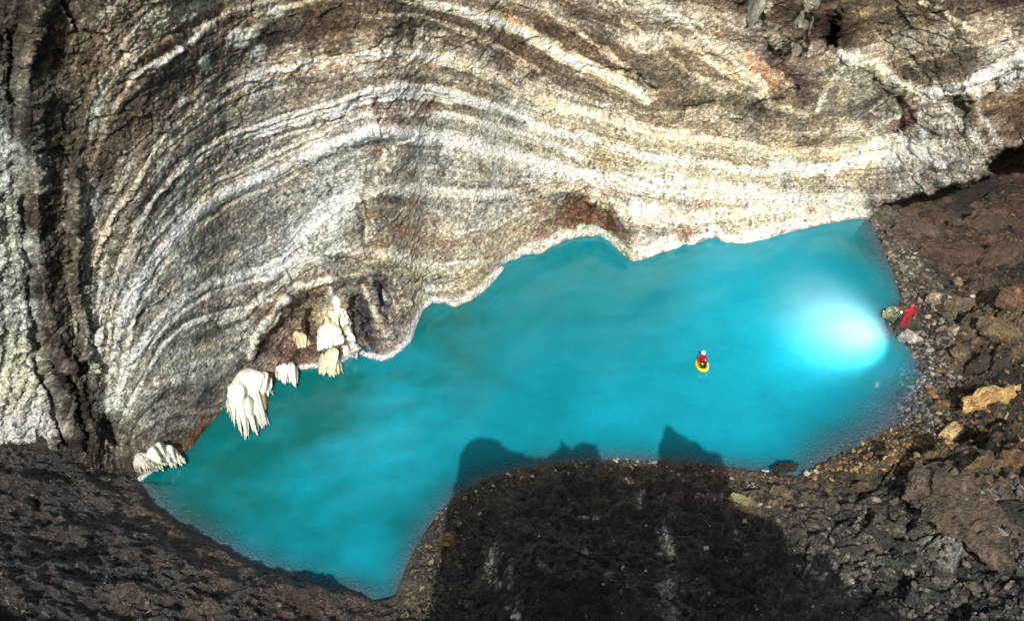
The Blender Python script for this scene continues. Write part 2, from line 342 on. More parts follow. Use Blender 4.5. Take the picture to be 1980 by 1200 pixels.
brk = idw(Uw, Vw, [(50,200,.8),(60,500,.7),(110,700,1),(25,750,.4),(200,200,.5),(400,150,.4),(400,450,.08),(400,700,.08),(300,800,.1),(700,80,.5),(700,450,.35),(760,380,.5),(850,400,.25),(1000,250,.15),(1000,90,.5),(1130,410,.8),(1200,60,.6),(1300,300,.15),(1300,150,.5),(1500,380,.1),(1480,200,.8),(1550,60,1.3),(1600,150,1),(1750,100,.7),(1750,230,.9),(1900,220,.9),(1950,60,1),(1800,340,.5),(1650,320,.2),(560,650,.8),(740,600,.6),(900,520,.2)])[..., 0]
wx_ = .35*pn(X*1.2, Y, Z*1.2, 130); wz_ = .35*pn(X*1.2, Y, Z*1.2, 131)
fa, fc, fr_ = facets((X+wx_+.5*(Z+wz_))*.55, (Z+wz_-.25*X)*.75, 1); fb, fd, fr2 = facets((X+wx_-.4*Z)*1.7, (Z+wz_+.2*X)*2.0, 2)
sm = sm*rgh*(.4+.6*fade)+brk*fade*(.42*fa-.22*fc+.16*fb-.07*fd)
P2 = P1+Nn*sm[..., None]

base_pts = [(20,50,(55,48,38)),(100,100,(60,50,38)),(60,250,(50,42,35)),(12,300,(170,182,170)),(12,420,(165,175,165)),(70,420,(50,42,35)),(110,300,(75,65,50)),(150,60,(85,75,58)),(200,150,(100,90,72)),(170,330,(85,78,65)),(230,80,(95,82,66)),(300,60,(100,88,70)),(380,100,(85,75,65)),(450,60,(105,95,78)),(560,90,(70,60,50)),(650,60,(98,84,66)),(700,70,(105,95,76)),(780,85,(98,84,68)),(880,90,(100,88,70)),(990,120,(90,75,60)),(1050,150,(95,85,68)),(1000,15,(100,85,65)),(1100,30,(85,70,52)),(1200,60,(92,80,60)),(1180,110,(88,74,57)),(1300,110,(115,102,78)),(1350,50,(115,100,76)),(1450,40,(80,62,45)),(1530,60,(66,53,40)),(1600,60,(52,40,30)),(1700,60,(95,85,65)),(1800,60,(92,83,64)),(1900,40,(80,68,52)),(1970,30,(55,42,33)),(1400,120,(125,112,88)),(1480,150,(92,68,50)),(1560,130,(58,40,30)),(1750,110,(82,74,58)),(1850,110,(90,82,64)),(1950,120,(165,165,152)),(1965,200,(95,72,45)),(1910,200,(100,82,58)),(1970,260,(70,52,38)),(1300,180,(112,100,78)),(1400,190,(130,125,103)),(1480,220,(105,95,76)),(1560,230,(118,110,88)),(1650,170,(120,115,92)),(1700,215,(88,80,63)),(1750,230,(98,76,60)),(1820,250,(152,150,138)),(1880,260,(125,120,106)),(1600,260,(130,122,96)),(1500,280,(152,140,108)),(1400,265,(148,136,104)),(1300,240,(140,128,98)),(1700,290,(190,186,160)),(1750,310,(195,193,178)),(1850,310,(150,145,135)),(1650,330,(192,184,152)),(1550,330,(188,180,144)),(1450,330,(182,174,140)),(1700,355,(150,146,138)),(1800,360,(148,143,133)),(1600,380,(178,170,142)),(1500,390,(188,181,152)),(1400,380,(182,176,146)),(1300,330,(188,182,150)),(1300,400,(182,177,152)),(1200,280,(165,158,125)),(1100,240,(148,138,110)),(1100,290,(168,162,138)),(1000,240,(162,162,142)),(930,330,(158,157,145)),(1050,340,(165,165,150)),(950,400,(165,165,150)),(850,340,(152,152,143)),(880,420,(165,163,148)),(800,440,(146,134,114)),(780,320,(132,127,112)),(770,390,(115,110,100)),(700,440,(155,160,150)),(660,400,(185,190,180)),(620,340,(158,158,148)),(640,470,(195,196,182)),(700,500,(165,160,135)),(800,520,(172,167,137)),(900,520,(184,176,140)),(950,460,(165,155,130)),(1050,430,(148,138,112)),(1130,410,(120,86,62)),(1180,430,(140,120,90)),(1250,430,(195,190,170)),(250,240,(88,76,62)),(300,160,(82,72,63)),(330,190,(76,66,58)),(420,130,(82,76,70)),(470,110,(90,82,72)),(250,330,(108,102,90)),(220,400,(130,125,112)),(190,500,(150,148,135)),(170,600,(140,138,125)),(200,700,(172,174,160)),(220,780,(162,167,154)),(330,300,(128,124,110)),(420,220,(115,112,100)),(500,190,(118,115,103)),(600,160,(105,98,86)),(700,140,(108,103,88)),(800,135,(105,98,82)),(900,170,(118,110,88)),(380,330,(122,119,110)),(480,280,(135,130,120)),(560,250,(145,140,128)),(640,230,(148,145,136)),(420,430,(112,110,104)),(500,420,(122,120,114)),(400,500,(132,133,126)),(330,540,(148,154,150)),(500,480,(135,135,126)),(560,430,(160,162,155)),(400,640,(128,126,116)),(330,720,(152,152,140)),(400,700,(150,150,138)),(300,780,(128,128,120)),(400,760,(122,122,115)),(460,650,(155,155,142)),(260,830,(116,114,104)),(350,820,(106,101,95)),(-60,500,(110,115,100)),(25,500,(185,192,180)),(25,700,(185,195,170)),(90,810,(215,215,205)),(40,830,(200,200,190)),(70,740,(205,207,185)),(25,600,(190,200,190)),(85,560,(55,45,38)),(100,650,(58,46,38)),(118,720,(42,33,28)),(150,700,(70,58,50)),(160,780,(42,33,27)),(150,850,(45,36,30)),(185,900,(50,40,34)),(220,930,(50,40,34)),(140,790,(38,30,25)),(110,470,(72,60,50)),(140,540,(85,75,65)),(190,800,(55,46,38)),(520,680,(112,86,72)),(560,640,(105,82,68)),(560,690,(125,95,82)),(600,590,(100,85,70)),(640,600,(175,160,125)),(690,600,(72,70,76)),(735,570,(80,77,84)),(720,640,(98,93,92)),(780,580,(120,105,90)),(770,640,(150,138,128)),(700,690,(155,138,130)),(830,560,(175,170,142)),(380,845,(115,80,42)),(410,805,(85,72,68)),(500,-100,(90,80,65)),(1200,-120,(90,78,58)),(1900,-100,(70,58,45))]
colw = idw(Uw, Vw, base_pts, 3.6)*.9
pt = Paint(Uw, Vw, P0, colw, phi)
PALE = (238,236,214); CREAM = (236,222,186); WHITE = (240,246,238); TAN = (222,196,156)
S = pt.stroke
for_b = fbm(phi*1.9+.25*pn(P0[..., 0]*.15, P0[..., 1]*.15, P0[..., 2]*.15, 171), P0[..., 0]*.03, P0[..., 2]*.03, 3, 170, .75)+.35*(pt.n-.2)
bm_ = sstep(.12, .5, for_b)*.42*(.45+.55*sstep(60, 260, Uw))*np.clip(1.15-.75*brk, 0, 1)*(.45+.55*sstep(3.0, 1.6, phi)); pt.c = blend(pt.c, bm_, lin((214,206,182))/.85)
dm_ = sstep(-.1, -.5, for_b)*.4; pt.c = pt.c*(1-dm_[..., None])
S([(p[0], p[1], 1) for p in BM[2:14]], 13, WHITE, .95, .3, .25, .12); S([(p[0], p[1], 1.2) for p in BM[12:19]], 15, PALE, .85, .5, .4, .08)
S([(p[0]+14, p[1]+20) for p in BM[2:10]], 5, PALE, .6, .5)
S(BM[18:], 22, PALE, .7, .8); S(BM[:3], 8, WHITE, .7, .6)
S([(p[0], p[1], 1) for p in BE[:8]], 10, WHITE, .9, .35, .25, .1); S([(p[0]+6,p[1]+16) for p in BE[1:8]], 4, WHITE, .7, .3, .2)
S(BE[7:12], 20, WHITE, .7, .7); S(BE[11:16], 12, PALE, .65, .6, .4, .06); S(BE[15:], 15, CREAM, .6, .7)
S(BF[:8], 3.5, WHITE, .8, .3, .2, .08); S(BF[8:14], 9, PALE, .5, .8); S([(p[0]-8,p[1]+9) for p in BF[2:7]], 2.5, PALE, .6, .3, .2)
S([(484,690),(497,655),(528,615),(546,578),(574,553),(637,541)], 9, PALE, .8, .5, .3, .12)
S([(430,620),(500,585),(560,530),(600,480),(640,440)], 9, PALE, .6, .8)
S([(p[0], p[1], 1) for p in BC[3:20]], 6, PALE, .85, .5, .25, .1); S([(p[0]+3,p[1]+11) for p in BC[5:18]], 4, WHITE, .7, .4, .2)
S([(p[0]+4,p[1]+20) for p in BC[8:17]], 5, WHITE, .65, .5, .25); S(BC[13:], 10, PALE, .6, .8, .5); S(BC[:4], 6, PALE, .6, .7)
S([(p[0], p[1]) for p in BB[2:9]], 6, CREAM, .75, .6, .3, .08); S([(p[0]+8,p[1]+14) for p in BB[4:12]], 4, CREAM, .6, .6, .3)
S([(p[0], p[1]) for p in BB[9:16]], 10, (235,222,196), .85, .5, .35, .1); S([(p[0], p[1]+12) for p in BB[10:16]], 6, (205,160,130), .6, .7)
S([(p[0], p[1]) for p in BB[15:]], 13, (236,216,170), .72, .8, .5, .06)
S(BA[5:9], 9, (205,195,170), .8, .6, .4, .15); S(BA[9:14], 7, (205,190,155), .6, .8); S(BA[13:], 14, (235,220,180), .8, .7, .5, .12)
S([(255,150),(290,128),(322,110),(350,92)], 5, WHITE, .7, .4, .3, .1)
S(BA[2:6], 5, (190,175,150), .5, .9); S(BD[3:10], 4, PALE, .7, .5, .2, .06); S(BD[9:17], 7, PALE, .65, .6, .3, .05); S([(p[0]+3,p[1]+10) for p in BD[4:9]], 2.5, PALE, .6, .4, .2)
S([(330,380),(400,330),(470,300),(560,262),(620,240)], 3, WHITE, .6, .4, .2); S([(300,430),(350,370),(420,322)], 3, PALE, .55, .5, .2)
S([(200,500),(185,600),(195,700),(215,770)], 8, (205,205,190), .6, .8); S([(225,560),(205,680),(212,770)], 4, PALE, .6, .6); S([(260,620),(232,720),(228,790)], 5, PALE, .7, .6)
S([(300,690),(262,760),(245,810)], 4, PALE, .5, .7); S([(345,700),(420,665),(480,650)], 5, CREAM, .5, .8); S([(300,745),(380,700),(450,690)], 4, PALE, .4, .8)
S([(130,330),(118,420),(112,480)], 6, (160,155,140), .5, .9); S([(125,700),(140,740)], 5, (150,140,125), .5)
S([(112,0),(128,30),(142,56)], 4, (190,190,175), .8, .4); S([(200,60),(222,110),(215,150)], 4, (165,160,140), .6)
S([(860,12),(937,37),(1012,62),(1069,98),(1125,130)], 9, (245,235,200), .8, .5); S([(985,40),(1020,55),(1040,75)], 8, (200,130,70), .7, .8)
S([(1260,0),(1330,50),(1400,100),(1460,160),(1490,190)], 9, (228,205,165), .75, .9, .6); S([(1290,60),(1360,110),(1420,150),(1480,175)], 6, (225,200,150), .6, .9)
S([(1440,110),(1480,140),(1500,160)], 16, (190,130,85), .5, 1)
S([(1625,112),(1665,108),(1705,135),(1745,165),(1780,180)], 9, (225,222,185), .85, .5, .4, .1); S([(1650,118),(1700,128),(1760,175)], 14, (170,168,138), .5, .8)
S([(1780,0),(1830,30),(1890,62)], 6, (195,185,145), .7, .7)
S([(1780,180),(1820,178),(1860,170),(1900,148),(1990,100)], 11, (235,235,218), .85, .5, .4, .1); S([(1880,160),(1940,150),(1990,135)], 12, (232,234,225), .8, .5)
S([(1800,182),(1830,210),(1875,250),(1905,290)], 9, (200,200,188), .7, .8); S([(1790,190),(1780,230),(1790,280),(1840,300)], 7, (215,215,205), .7, .6)
S([(1500,320),(1600,330),(1680,300),(1740,288),(1790,285)], 16, (248,246,225), .75, .7, .6); S([(1740,262),(1760,290),(1820,318)], 10, (250,250,245), .8, .6); S([(1640,300),(1720,260),(1745,250)], 5, (230,230,205), .6)
for a0, b0 in (((1300,345),(1500,372)),((1350,410),(1560,400)),((1480,440),(1650,412)),((1200,390),(1300,420)),((1150,372),(1260,430))): S([a0, b0], 9, (240,232,200), .6, 1, .7)
for u0, v0, ru, rv, an in ((605,60,22,50,0),(671,75,13,30,0),(733,68,11,30,0),(769,60,15,30,5),(797,64,12,32,5),(840,45,18,22,0),(885,66,26,30,20),(862,88,16,14,0),(975,110,26,28,10),(1035,139,16,16,0),(1110,161,18,11,0),(435,139,22,18,0),(592,154,42,10,-5),(525,82,17,17,0),(640,90,14,20,0),(930,90,18,14,0),(1060,60,40,16,20),(1160,70,60,25,30),(1130,20,45,18,0)):
    pt.blob(u0, v0, ru, rv, (52,42,34), .8, an, .8)
for u0, v0, ru, rv in ((825,210,26,20),(765,225,22,22),(727,210,7,22),(733,289,18,13),(800,225,12,10)): pt.blob(u0, v0, ru, rv, (100,72,58), .75, 0, .9)
for u0, v0, ru, rv in ((709,345,12,14),(750,386,30,18),(742,300,6,30),(705,400,5,40),(845,300,10,35),(930,320,7,16),(855,340,8,20),(990,235,16,8),(1070,285,20,7),(1020,290,14,8),(1020,368,26,6)): pt.blob(u0, v0, ru, rv, (72,64,56), .7, 0, .9)
for u0, v0, ru, rv, an in ((469,67,45,13,-25),(499,96,14,20,0),(536,30,14,10,-30),(349,191,12,16,0),(394,120,12,12,0),(180,394,18,30,10),(190,195,16,45,8),(290,20,12,16,0),(310,45,8,12,0),(535,170,14,10,0),(710,140,16,16,0),(305,335,12,30,25),(248,330,10,20,0),(650,465,25,20,0),(340,735,20,12,0),(840,335,12,14,0),(1350,155,14,10,0)): pt.blob(u0, v0, ru, rv, (172,182,172), .6, an, .8)
S([(744,290),(742,315),(752,330)], 6, (235,225,185), .9, .3, .2, .15); S([(692,382),(700,395),(708,430),(712,470)], 3.5, (225,215,180), .8, .3, .2, .1); S([(760,285),(762,320)], 3, (205,198,170), .8)
for q in range(9): S([(716+q*6, 535-q*1.0),(728+q*7, 640-q*4)], 1.6, ((60,56,60) if q % 2 else (190,180,150)), .6, .5, .5)
pt.poly([(690,575),(700,560),(715,600),(725,640),(732,690),(712,670),(700,640)], (52,52,60), .8, 4); pt.poly([(722,545),(742,535),(748,570),(752,600),(735,590)], (48,46,58), .85, 4)
S([(700,550),(715,580),(735,625),(745,650)], 6, (226,212,165), .9, .4, .3, .15); S([(732,533),(738,550),(745,575)], 4, (230,218,180), .85, .4)
S([(640,565),(655,600),(672,640),(688,672)], 7, (246,242,222), .9, .3, .3, .25); S([(650,600),(640,640)], 10, (214,196,150), .7, .7)
S([(575,640),(585,660)], 9, (200,180,130), .8, .7); S([(790,585),(830,556),(880,548)], 10, (205,200,170), .6, .6)
pt.poly([(1085,395),(1105,378),(1140,380),(1165,410),(1200,440),(1205,460),(1180,450),(1150,425),(1120,425),(1100,440),(1070,440)], (96,62,44), .75, 6, 1)
for u0, v0, ru, rv in ((800,395,16,10),(780,450,30,16),(720,420,16,14),(740,470,18,12),(870,470,26,12),(1040,400,16,12),(1045,450,22,8),(1350,395,26,9),(1425,400,22,7),(1570,405,18,7),(1330,448,16,14)): pt.blob(u0, v0, ru, rv, (140,104,76), .6, 0, 1)
S([(840,505),(900,500),(960,495)], 4, (150,110,75), .7, .7); S([(690,395),(700,440),(716,500)], 4, (80,66,52), .7, .7)
pt.poly([(1478,-10),(1500,-10),(1470,60),(1440,40)], (170,168,150), .6, 5)
for u0, v0, ru, rv in ((1740,240,10,24),(1740,190,10,10),(1675,235,12,10),(1610,245,10,14),(1790,205,12,10),(1815,255,12,8),(1850,265,12,9),(1805,258,9,6)): pt.blob(u0, v0, ru, rv, (86,64,52), .65, -30, .8)
S([(1640,120),(1600,170),(1580,215)], 5, (190,186,160), .6, .8); S([(1640,300),(1690,250),(1750,215),(1775,190)], 6, (186,180,158), .6, .9)
S([(1560,300),(1640,250),(1700,200),(1730,180)], 4, (170,164,140), .5, .9); S([(1350,150),(1420,165),(1500,205),(1560,225)], 8, (175,168,140), .5, 1)
for q in range(7):
    a_ = q*.5; S([(1815+22*math.cos(a_+t_)*(1+.12*q), 250+34*math.sin(a_+t_)*(1+.12*q)) for t_ in (0, .5, 1, 1.5)], 3, ((225,224,214) if q % 2 else (96,84,72)), .55, .6)
S([(1880,180),(1900,230),(1935,275)], 8, (186,184,170), .6, .8); S([(1690,60),(1760,120),(1800,160)], 5, (150,140,110), .5, 1); S([(1860,20),(1840,100),(1800,165)], 8, (60,50,40), .6, 1)
S([(1500,110),(1545,160),(1560,190)], 14, (56,36,26), .7, 1); S([(1330,20),(1380,70),(1440,120)], 5, (205,190,150), .5, 1); S([(1200,40),(1260,80),(1320,130),(1400,180)], 6, (196,182,145), .5, 1)
S([(1060,20),(1130,70),(1200,120),(1260,175)], 6, (196,182,150), .5, 1); S([(560,-10),(450,20),(380,60)], 6, (190,180,155), .5, 1); S([(700,30),(800,28),(870,50),(960,90),(1040,135)], 5, (190,178,150), .5, 1)
# white crust along the waterline
sh = [(p[0], p[1]-4) for p in FAR[11:]]
S([(p[0], p[1]-5, 1) for p in FAR[14:27]], 6, (228,236,240), .95, .2, .1, .18); S([(p[0], p[1]-8, 1) for p in FAR[26:]], 8, (240,232,215), .92, .35, .15, .15)
S([(1120,440),(1150,440),(1185,458),(1215,488)], 6, (170,200,170), .9, .3, .2, .1); S([(1228,492),(1300,462)], 14, (244,238,225), .85, .4, .3); S([(1365,448),(1385,442),(1400,456)], 12, (240,232,212), .8, .4)
S([(1440,455),(1550,425),(1640,408)], 10, (240,230,205), .7, .5, .3); S([(930,560),(985,505),(1040,470),(1100,450)], 8, (228,216,192), .7, .5)
S([(270,928),(285,912),(300,905)], 6, (225,228,245), .9, .2)
S([(345,872),(380,838),(402,815)], 9, (120,80,42), .6, .8)
# bedding streaks and grain: colour of the thin beds
st1 = fbm(phi*9, P0[..., 0]*.10, P0[..., 2]*.10, 4, 80, .7); st2 = fbm(phi*24, P0[..., 0]*.9, P0[..., 2]*.9, 3, 85, .7)
st3 = fbm(P0[..., 0]*4.2, P0[..., 1]*4.2, P0[..., 2]*4.2, 3, 90, .8); st4 = fbm(P0[..., 0]*.8, P0[..., 1]*.8, P0[..., 2]*.8, 3, 95, .6)
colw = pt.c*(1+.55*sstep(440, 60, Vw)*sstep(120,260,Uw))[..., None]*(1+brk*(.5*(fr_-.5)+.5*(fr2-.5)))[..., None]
grey = pt.c.mean(-1, keepdims=True); colw = colw*.8+.2*colw.mean(-1, keepdims=True)*np.array([1.03, 1, .93])
lum = .93*np.exp(.30*np.random.RandomState(5).normal(size=Uw.shape)+.34*st1+.40*st2+.95*st3+.30*st4); colw = colw*lum[..., None]
hue = fbm(P0[..., 0]*.35, P0[..., 1]*.35, P0[..., 2]*.35, 3, 99)
colw = colw*np.stack([1+.10*hue, 1+.0*hue, 1-.14*hue], -1)
pit = sstep(.42, .75, fbm(P0[..., 0]*2.6, P0[..., 1]*2.6, P0[..., 2]*2.6+phi, 3, 110, .7)); colw = blend(colw, pit*.8, (.03, .024, .02))
colw = np.clip(colw, .012, .86)
P2 = P2+Nn*(pt.h)[..., None]
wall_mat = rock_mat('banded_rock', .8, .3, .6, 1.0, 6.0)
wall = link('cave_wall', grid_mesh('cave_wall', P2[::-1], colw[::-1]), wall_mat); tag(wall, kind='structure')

# ------------------------------------------------------------ ground: one height field round the near shores
GX = np.arange(-46, 62, .1); GY = np.arange(9, 76, .1)
gx, gy = np.meshgrid(GX, GY)
dR = dist_poly(gx, gy, rightW); dL = dist_poly(gx, gy, ledgeW); dF = dist_poly(gx, gy, farW)
dN = np.minimum(dR, dL); ins = inside(gx, gy, lakeW)
wl = 1/(1+np.exp(-(dR-dL)/1.2))                              # 1 = on the left ledge
zl = .35*(1-np.exp(-dL/.4))+.56*dL-.12*np.clip(3-dL,0,3)*dL/3
slopeR = .18+.10*sstep(18, 28, gx)-.08*sstep(24,40,gx)
zr = .12*(1-np.exp(-dR/.3))+slopeR*dR
zg = zl*wl+zr*(1-wl)
ratio = dF/(dN+1e-6)
keep = sstep(.86, .99, ratio)
gU, gV = proj(gx, gy, zg)
n1 = fbm(gx*.12, gy*.12, 0, 3, 200)*1.1; n2 = ridged(gx*.4, gy*.4, 1.3, 4, 210)*.5; n3 = fbm(gx*1.3, gy*1.3, 0, 4, 220, .62)*.28; n4 = ridged(gx*2.6, gy*2.6, 4, 2, 230)*.09
wq = .5*pn(gx*.8, gy*.8, 1, 140); wr = .5*pn(gx*.8, gy*.8, 4, 141)
ga, gc, gr1 = facets((gx+wq)*.42, (gy+wr)*.5, 4); gb, gd, gr2 = facets((gx+wr)*1.15+gy*.3, (gy+wq)*1.5, 5); ge, gf, gr3 = facets((gx+wq)*3.1, (gy+wr)*3.4, 6)
zone = sstep(12, 20, gx)
edge = sstep(0, 3, dN)
zg = zg+sstep(.6, 3, dN)*((.35+.85*zone-.1*wl)*ga-.5*gc*zone+(.22+.2*zone)*gb-(.10+.12*zone)*gd+.085*(1-.4*wl)*ge-.03*gf)
zg = zg+wl*sstep(.8,3,dN)*(.22*ridged((gx+gy)*.9, (gx-gy)*.3, 2, 4, 280)+.10*ridged((gx+gy)*2.4, (gx-gy)*1.1, 2, 3, 285))
zg = zg+edge*(n1*.7+n2*.4)+sstep(1.5,9,dN)*wl*(n1*.8+n2*1.1+.35*ridged((gx+gy)*.45, (gx-gy)*.2, 7, 3, 295))+sstep(2,6,dN)*(1-wl)*sstep(16,24,gx)*(.55*ridged(gx*.55,gy*.55,2,4,260)+.25*ridged(gx*1.5,gy*1.5,2,3,265))+sstep(0, .7, dN)*(n3+n4)
def mound(u, v, rx, ry, h, pw=2.0):
    global zg
    x, y = onz(u, v, 1.5); d = np.hypot((gx-x)/rx, (gy-y)/ry); zg = zg+h*np.exp(-d**pw)
mound(1890,985,4.5,4.2,1.9,3); mound(1900,480,3,2,.4); mound(1960,620,3,4,1.2); mound(585,1135,1.4,.8,.7,3); mound(1230,1050,3,6,-.5)
mound(830,1130,1.2,3,.7); mound(920,1080,1.0,4,-.6); mound(1700,900,3,1.5,.4)
zg = zg*(1-.85*sstep(51, 57, gy)*sstep(24, 28, gx))-.8*sstep(55, 60, gy)*sstep(24, 28, gx)
lake_depth = np.where(ins, -np.minimum(.16*dN+.05*dN**2, 4)-.04, zg)
zg = np.where(ins, np.where(dF < dN, -.9*dF-.3, lake_depth), zg*keep-1.2*(1-keep)*sstep(0, .6, dN))
zg = np.where((~ins) & (keep > .8) & (dF > .3) & (gx > 20) & (gy > 50), np.maximum(zg, .12+.35*sstep(.3, 2, dN)+.5*np.abs(n3)), zg)
def gz(x, y):
    return samp(zg, GX, GY, np.asarray(x, float), np.asarray(y, float))
def hit(u, v):
    """first point of the ground or water seen at a pixel of the photograph"""
    a, b, c = rays(u, v); z0 = 14.0
    t = (z0-CAM_H)/c; last = t
    while True:
        x, y, z = a*t, b*t, CAM_H+c*t; g = max(float(gz(x, y)), 0)
        if z <= g or t > 200: return float(x), float(y), g
        t += .06
gU, gV = proj(gx, gy, zg)
ground_pts = [(850,1000,(48,42,34)),(820,1100,(70,62,48)),(880,1050,(60,54,42)),(880,1150,(85,78,62)),(950,960,(50,42,30)),(1000,930,(62,54,40)),(1100,920,(55,48,38)),(1200,910,(70,60,45)),(1200,960,(62,54,42)),(1000,1020,(52,46,38)),(1100,1020,(50,45,38)),(1200,1060,(48,44,38)),(1000,1150,(42,39,36)),(1100,1150,(42,40,37)),(1280,1020,(60,55,50)),(1290,1140,(70,66,60)),(1350,940,(65,48,36)),(1400,1000,(50,45,40)),(1400,1100,(42,38,36)),(1480,930,(85,72,54)),(1450,980,(90,80,62)),(1560,960,(75,65,52)),(1500,1050,(46,42,37)),(1600,1000,(66,60,54)),(1620,1080,(72,68,62)),(1700,1040,(70,65,58)),(1750,1120,(60,56,52)),(1700,1180,(70,66,60)),(1850,1150,(58,54,50)),(1950,1150,(56,52,48)),(1680,900,(78,66,48)),(1750,880,(110,88,58)),(1600,900,(72,60,46)),(1850,900,(100,85,62)),(1930,900,(100,78,54)),(1830,980,(125,118,108)),(1880,1000,(105,98,88)),(1850,1050,(110,105,100)),(1950,1020,(62,58,54)),(1740,450,(96,80,68)),(1800,440,(88,66,52)),(1850,410,(45,38,32)),(1900,450,(96,70,52)),(1780,520,(92,78,66)),(1850,520,(82,60,46)),(1950,520,(40,32,26)),(1750,540,(115,105,92)),(1800,560,(96,84,70)),(1830,600,(78,72,62)),(1900,620,(110,92,66)),(1950,600,(115,92,62)),(1800,650,(52,50,48)),(1830,690,(75,66,52)),(1800,720,(72,74,78)),(1780,770,(95,97,102)),(1850,740,(80,68,50)),(1900,700,(50,40,30)),(1960,740,(45,36,27)),(1850,800,(85,68,48)),(1930,840,(60,50,36)),(1960,390,(70,48,36)),(1900,380,(38,33,27)),  # near-black points by the undercut put the lip's shade into the colour
 (100,920,(42,34,28)),(250,900,(36,28,23)),(150,1000,(58,50,44)),(50,1050,(58,50,44)),(250,1050,(66,56,50)),(330,1010,(70,58,48)),(350,1090,(64,55,48)),(420,1090,(80,66,55)),(450,1150,(60,50,44)),(100,1150,(46,40,35)),(300,1150,(58,50,44)),(550,1150,(68,54,46)),(650,1170,(62,50,42)),(750,1180,(58,48,38)),(590,1120,(55,38,30)),(-100,1000,(50,42,36))]
colg = idw(gU, gV, ground_pts, 3.4)
G3 = np.stack([gx, gy, zg], -1)
pg = Paint(gU, gV, G3, colg)
pg.n = 1.3*fbm(gx*3.2, gy*3.2, zg, 3, 340, .8)
LIGHT_FLECKS = [(950,1080,12,28),(985,1110,8,16),(960,1130,8,8),(1000,1175,16,16),(1285,1025,12,18),(1298,1060,8,25),(1290,1140,18,20),(1300,1185,14,15),(1130,1065,12,5),(1060,1015,8,4),(1150,1000,9,5),(1100,985,6,4),(1425,1030,5,12),(1450,1072,7,4),(1570,1100,22,8),(1640,1130,10,14),(1215,930,16,5),(1235,960,5,14),(1380,960,20,6),(1050,1090,10,5),(1180,1110,9,5),(1370,1150,8,6)]
for (u, v, a_, b_) in LIGHT_FLECKS: pg.blob(u, v, a_*.8, b_*.8, (200,195,180), .75, 0, 1.6)  # pale blobs paint wet glints and light flecks into the ground colour
pg.poly([(585,1105),(560,1100),(550,1115),(565,1128),(600,1125)], (62,40,30), .6, 4)
for a0, b0 in () and (((890,1010),(905,1040)),((860,1060),(875,1110)),((955,1080),(945,1130)),((980,1110),(985,1130)),((1000,1160),(985,1200))): pg.stroke([a0, b0], 8, (150,142,124), .4, 1.6, .9)
0 and pg.stroke([(1262,1010),(1285,1030),(1300,1090)], 8, (190,184,172), .5, 1.3, .8); 0 and pg.stroke([(1275,1130),(1300,1160)], 14, (205,200,195), .5, 1.5, .8)
pg.stroke([(1790,960),(1800,1000),(1830,1030)], 6, (190,182,165), .7, .7); pg.stroke([(1830,1000),(1880,980),(1930,960)], 7, (170,160,140), .6, .8)
pg.stroke([(240,1000),(290,1020),(340,1060)], 9, (95,86,76), .5, 1); pg.stroke([(300,985),(360,1035),(430,1075)], 8, (110,84,62), .5, 1.0)
if True:
    x_, y_, z_ = gx, gy, zg
    g1 = fbm(x_*4.5, y_*4.5, z_*2, 3, 240, .8); g2 = fbm(x_*1.2, y_*1.2, z_, 3, 246, .6); g3 = fbm((x_-y_)*2.2, (x_+y_)*.5, z_, 3, 250, .7)*wl
    colg = np.exp(.3*np.random.RandomState(6).normal(size=gx.shape))[..., None]*pg.c*(1+.7*(gr1-.5)+.7*(gr2-.5)+.6*(gr3-.5))[..., None]*np.exp(.7*g1+.5*g2+.5*g3)[..., None]
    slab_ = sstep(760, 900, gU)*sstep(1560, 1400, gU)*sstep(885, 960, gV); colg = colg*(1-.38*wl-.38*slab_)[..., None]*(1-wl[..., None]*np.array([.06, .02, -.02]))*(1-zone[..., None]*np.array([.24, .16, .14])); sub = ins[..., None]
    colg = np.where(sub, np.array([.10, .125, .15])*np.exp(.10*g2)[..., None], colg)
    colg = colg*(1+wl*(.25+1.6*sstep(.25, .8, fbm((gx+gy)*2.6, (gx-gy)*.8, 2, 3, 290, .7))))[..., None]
    gl = sstep(.5, .62, pn(x_*3.1, y_*3.1, z_, 260))*sstep(.1, .3, pn(x_*.5, y_*.5, 0, 261))
    colg = blend(colg, gl*.55*(1-wl)*(~ins), (.5, .47, .41))
colg = np.clip(colg, .008, .8)
ground_mat = rock_mat('dark_wet_rock', .42, 1.0, .9, 1.0, 7.0, wet=.2)
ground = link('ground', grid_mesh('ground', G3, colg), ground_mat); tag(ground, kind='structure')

# ------------------------------------------------------------ water
WXs = np.arange(-46, 46, .25); WYs = np.arange(18, 70, .25); wx, wy = np.meshgrid(WXs, WYs)
dep = -samp(zg, GX, GY, wx, wy)
dFw = dist_poly(wx, wy, farW)
wz = .004*fbm(wx*.9, wy*.9, 0, 3, 300)
dr_ = dist_poly(wx, wy, rightW)
wU, wV = proj(wx, wy, 0*wx)
wide = sstep(1420, 1780, wU)*sstep(670, 840, wV)           # water made more see-through at the right to mimic the misty haze
opa = np.clip(1-np.exp(-np.clip(dep, 0, 9)/(.24+1.0*wide+.25*sstep(1600,1700,wU)*sstep(80,140,abs(wV-620)))), 0, 1)
mi = fbm(wx*.11, wy*.16, 0, 4, 310, .55); mi2 = fbm(wx*.5, wy*.7, 3, 3, 316, .6)
tur_light = idw(wU, wV, [(350,950,0.),(450,850,.05),(600,800,.15),(500,1000,.25),(650,950,.5),(700,1080,.6),(600,1050,.45),(850,650,.3),(900,800,.55),(800,950,.5),(1100,550,.35),(1100,700,.6),(1200,820,.9),(1400,600,.8),(1400,820,.95),(1550,500,.7),(1650,450,.4),(1550,750,1.),(1700,750,.9),(1600,850,.7),(1250,530,.35)])[..., 0]  # water turbidity, with some of the lamp's light put into the tone
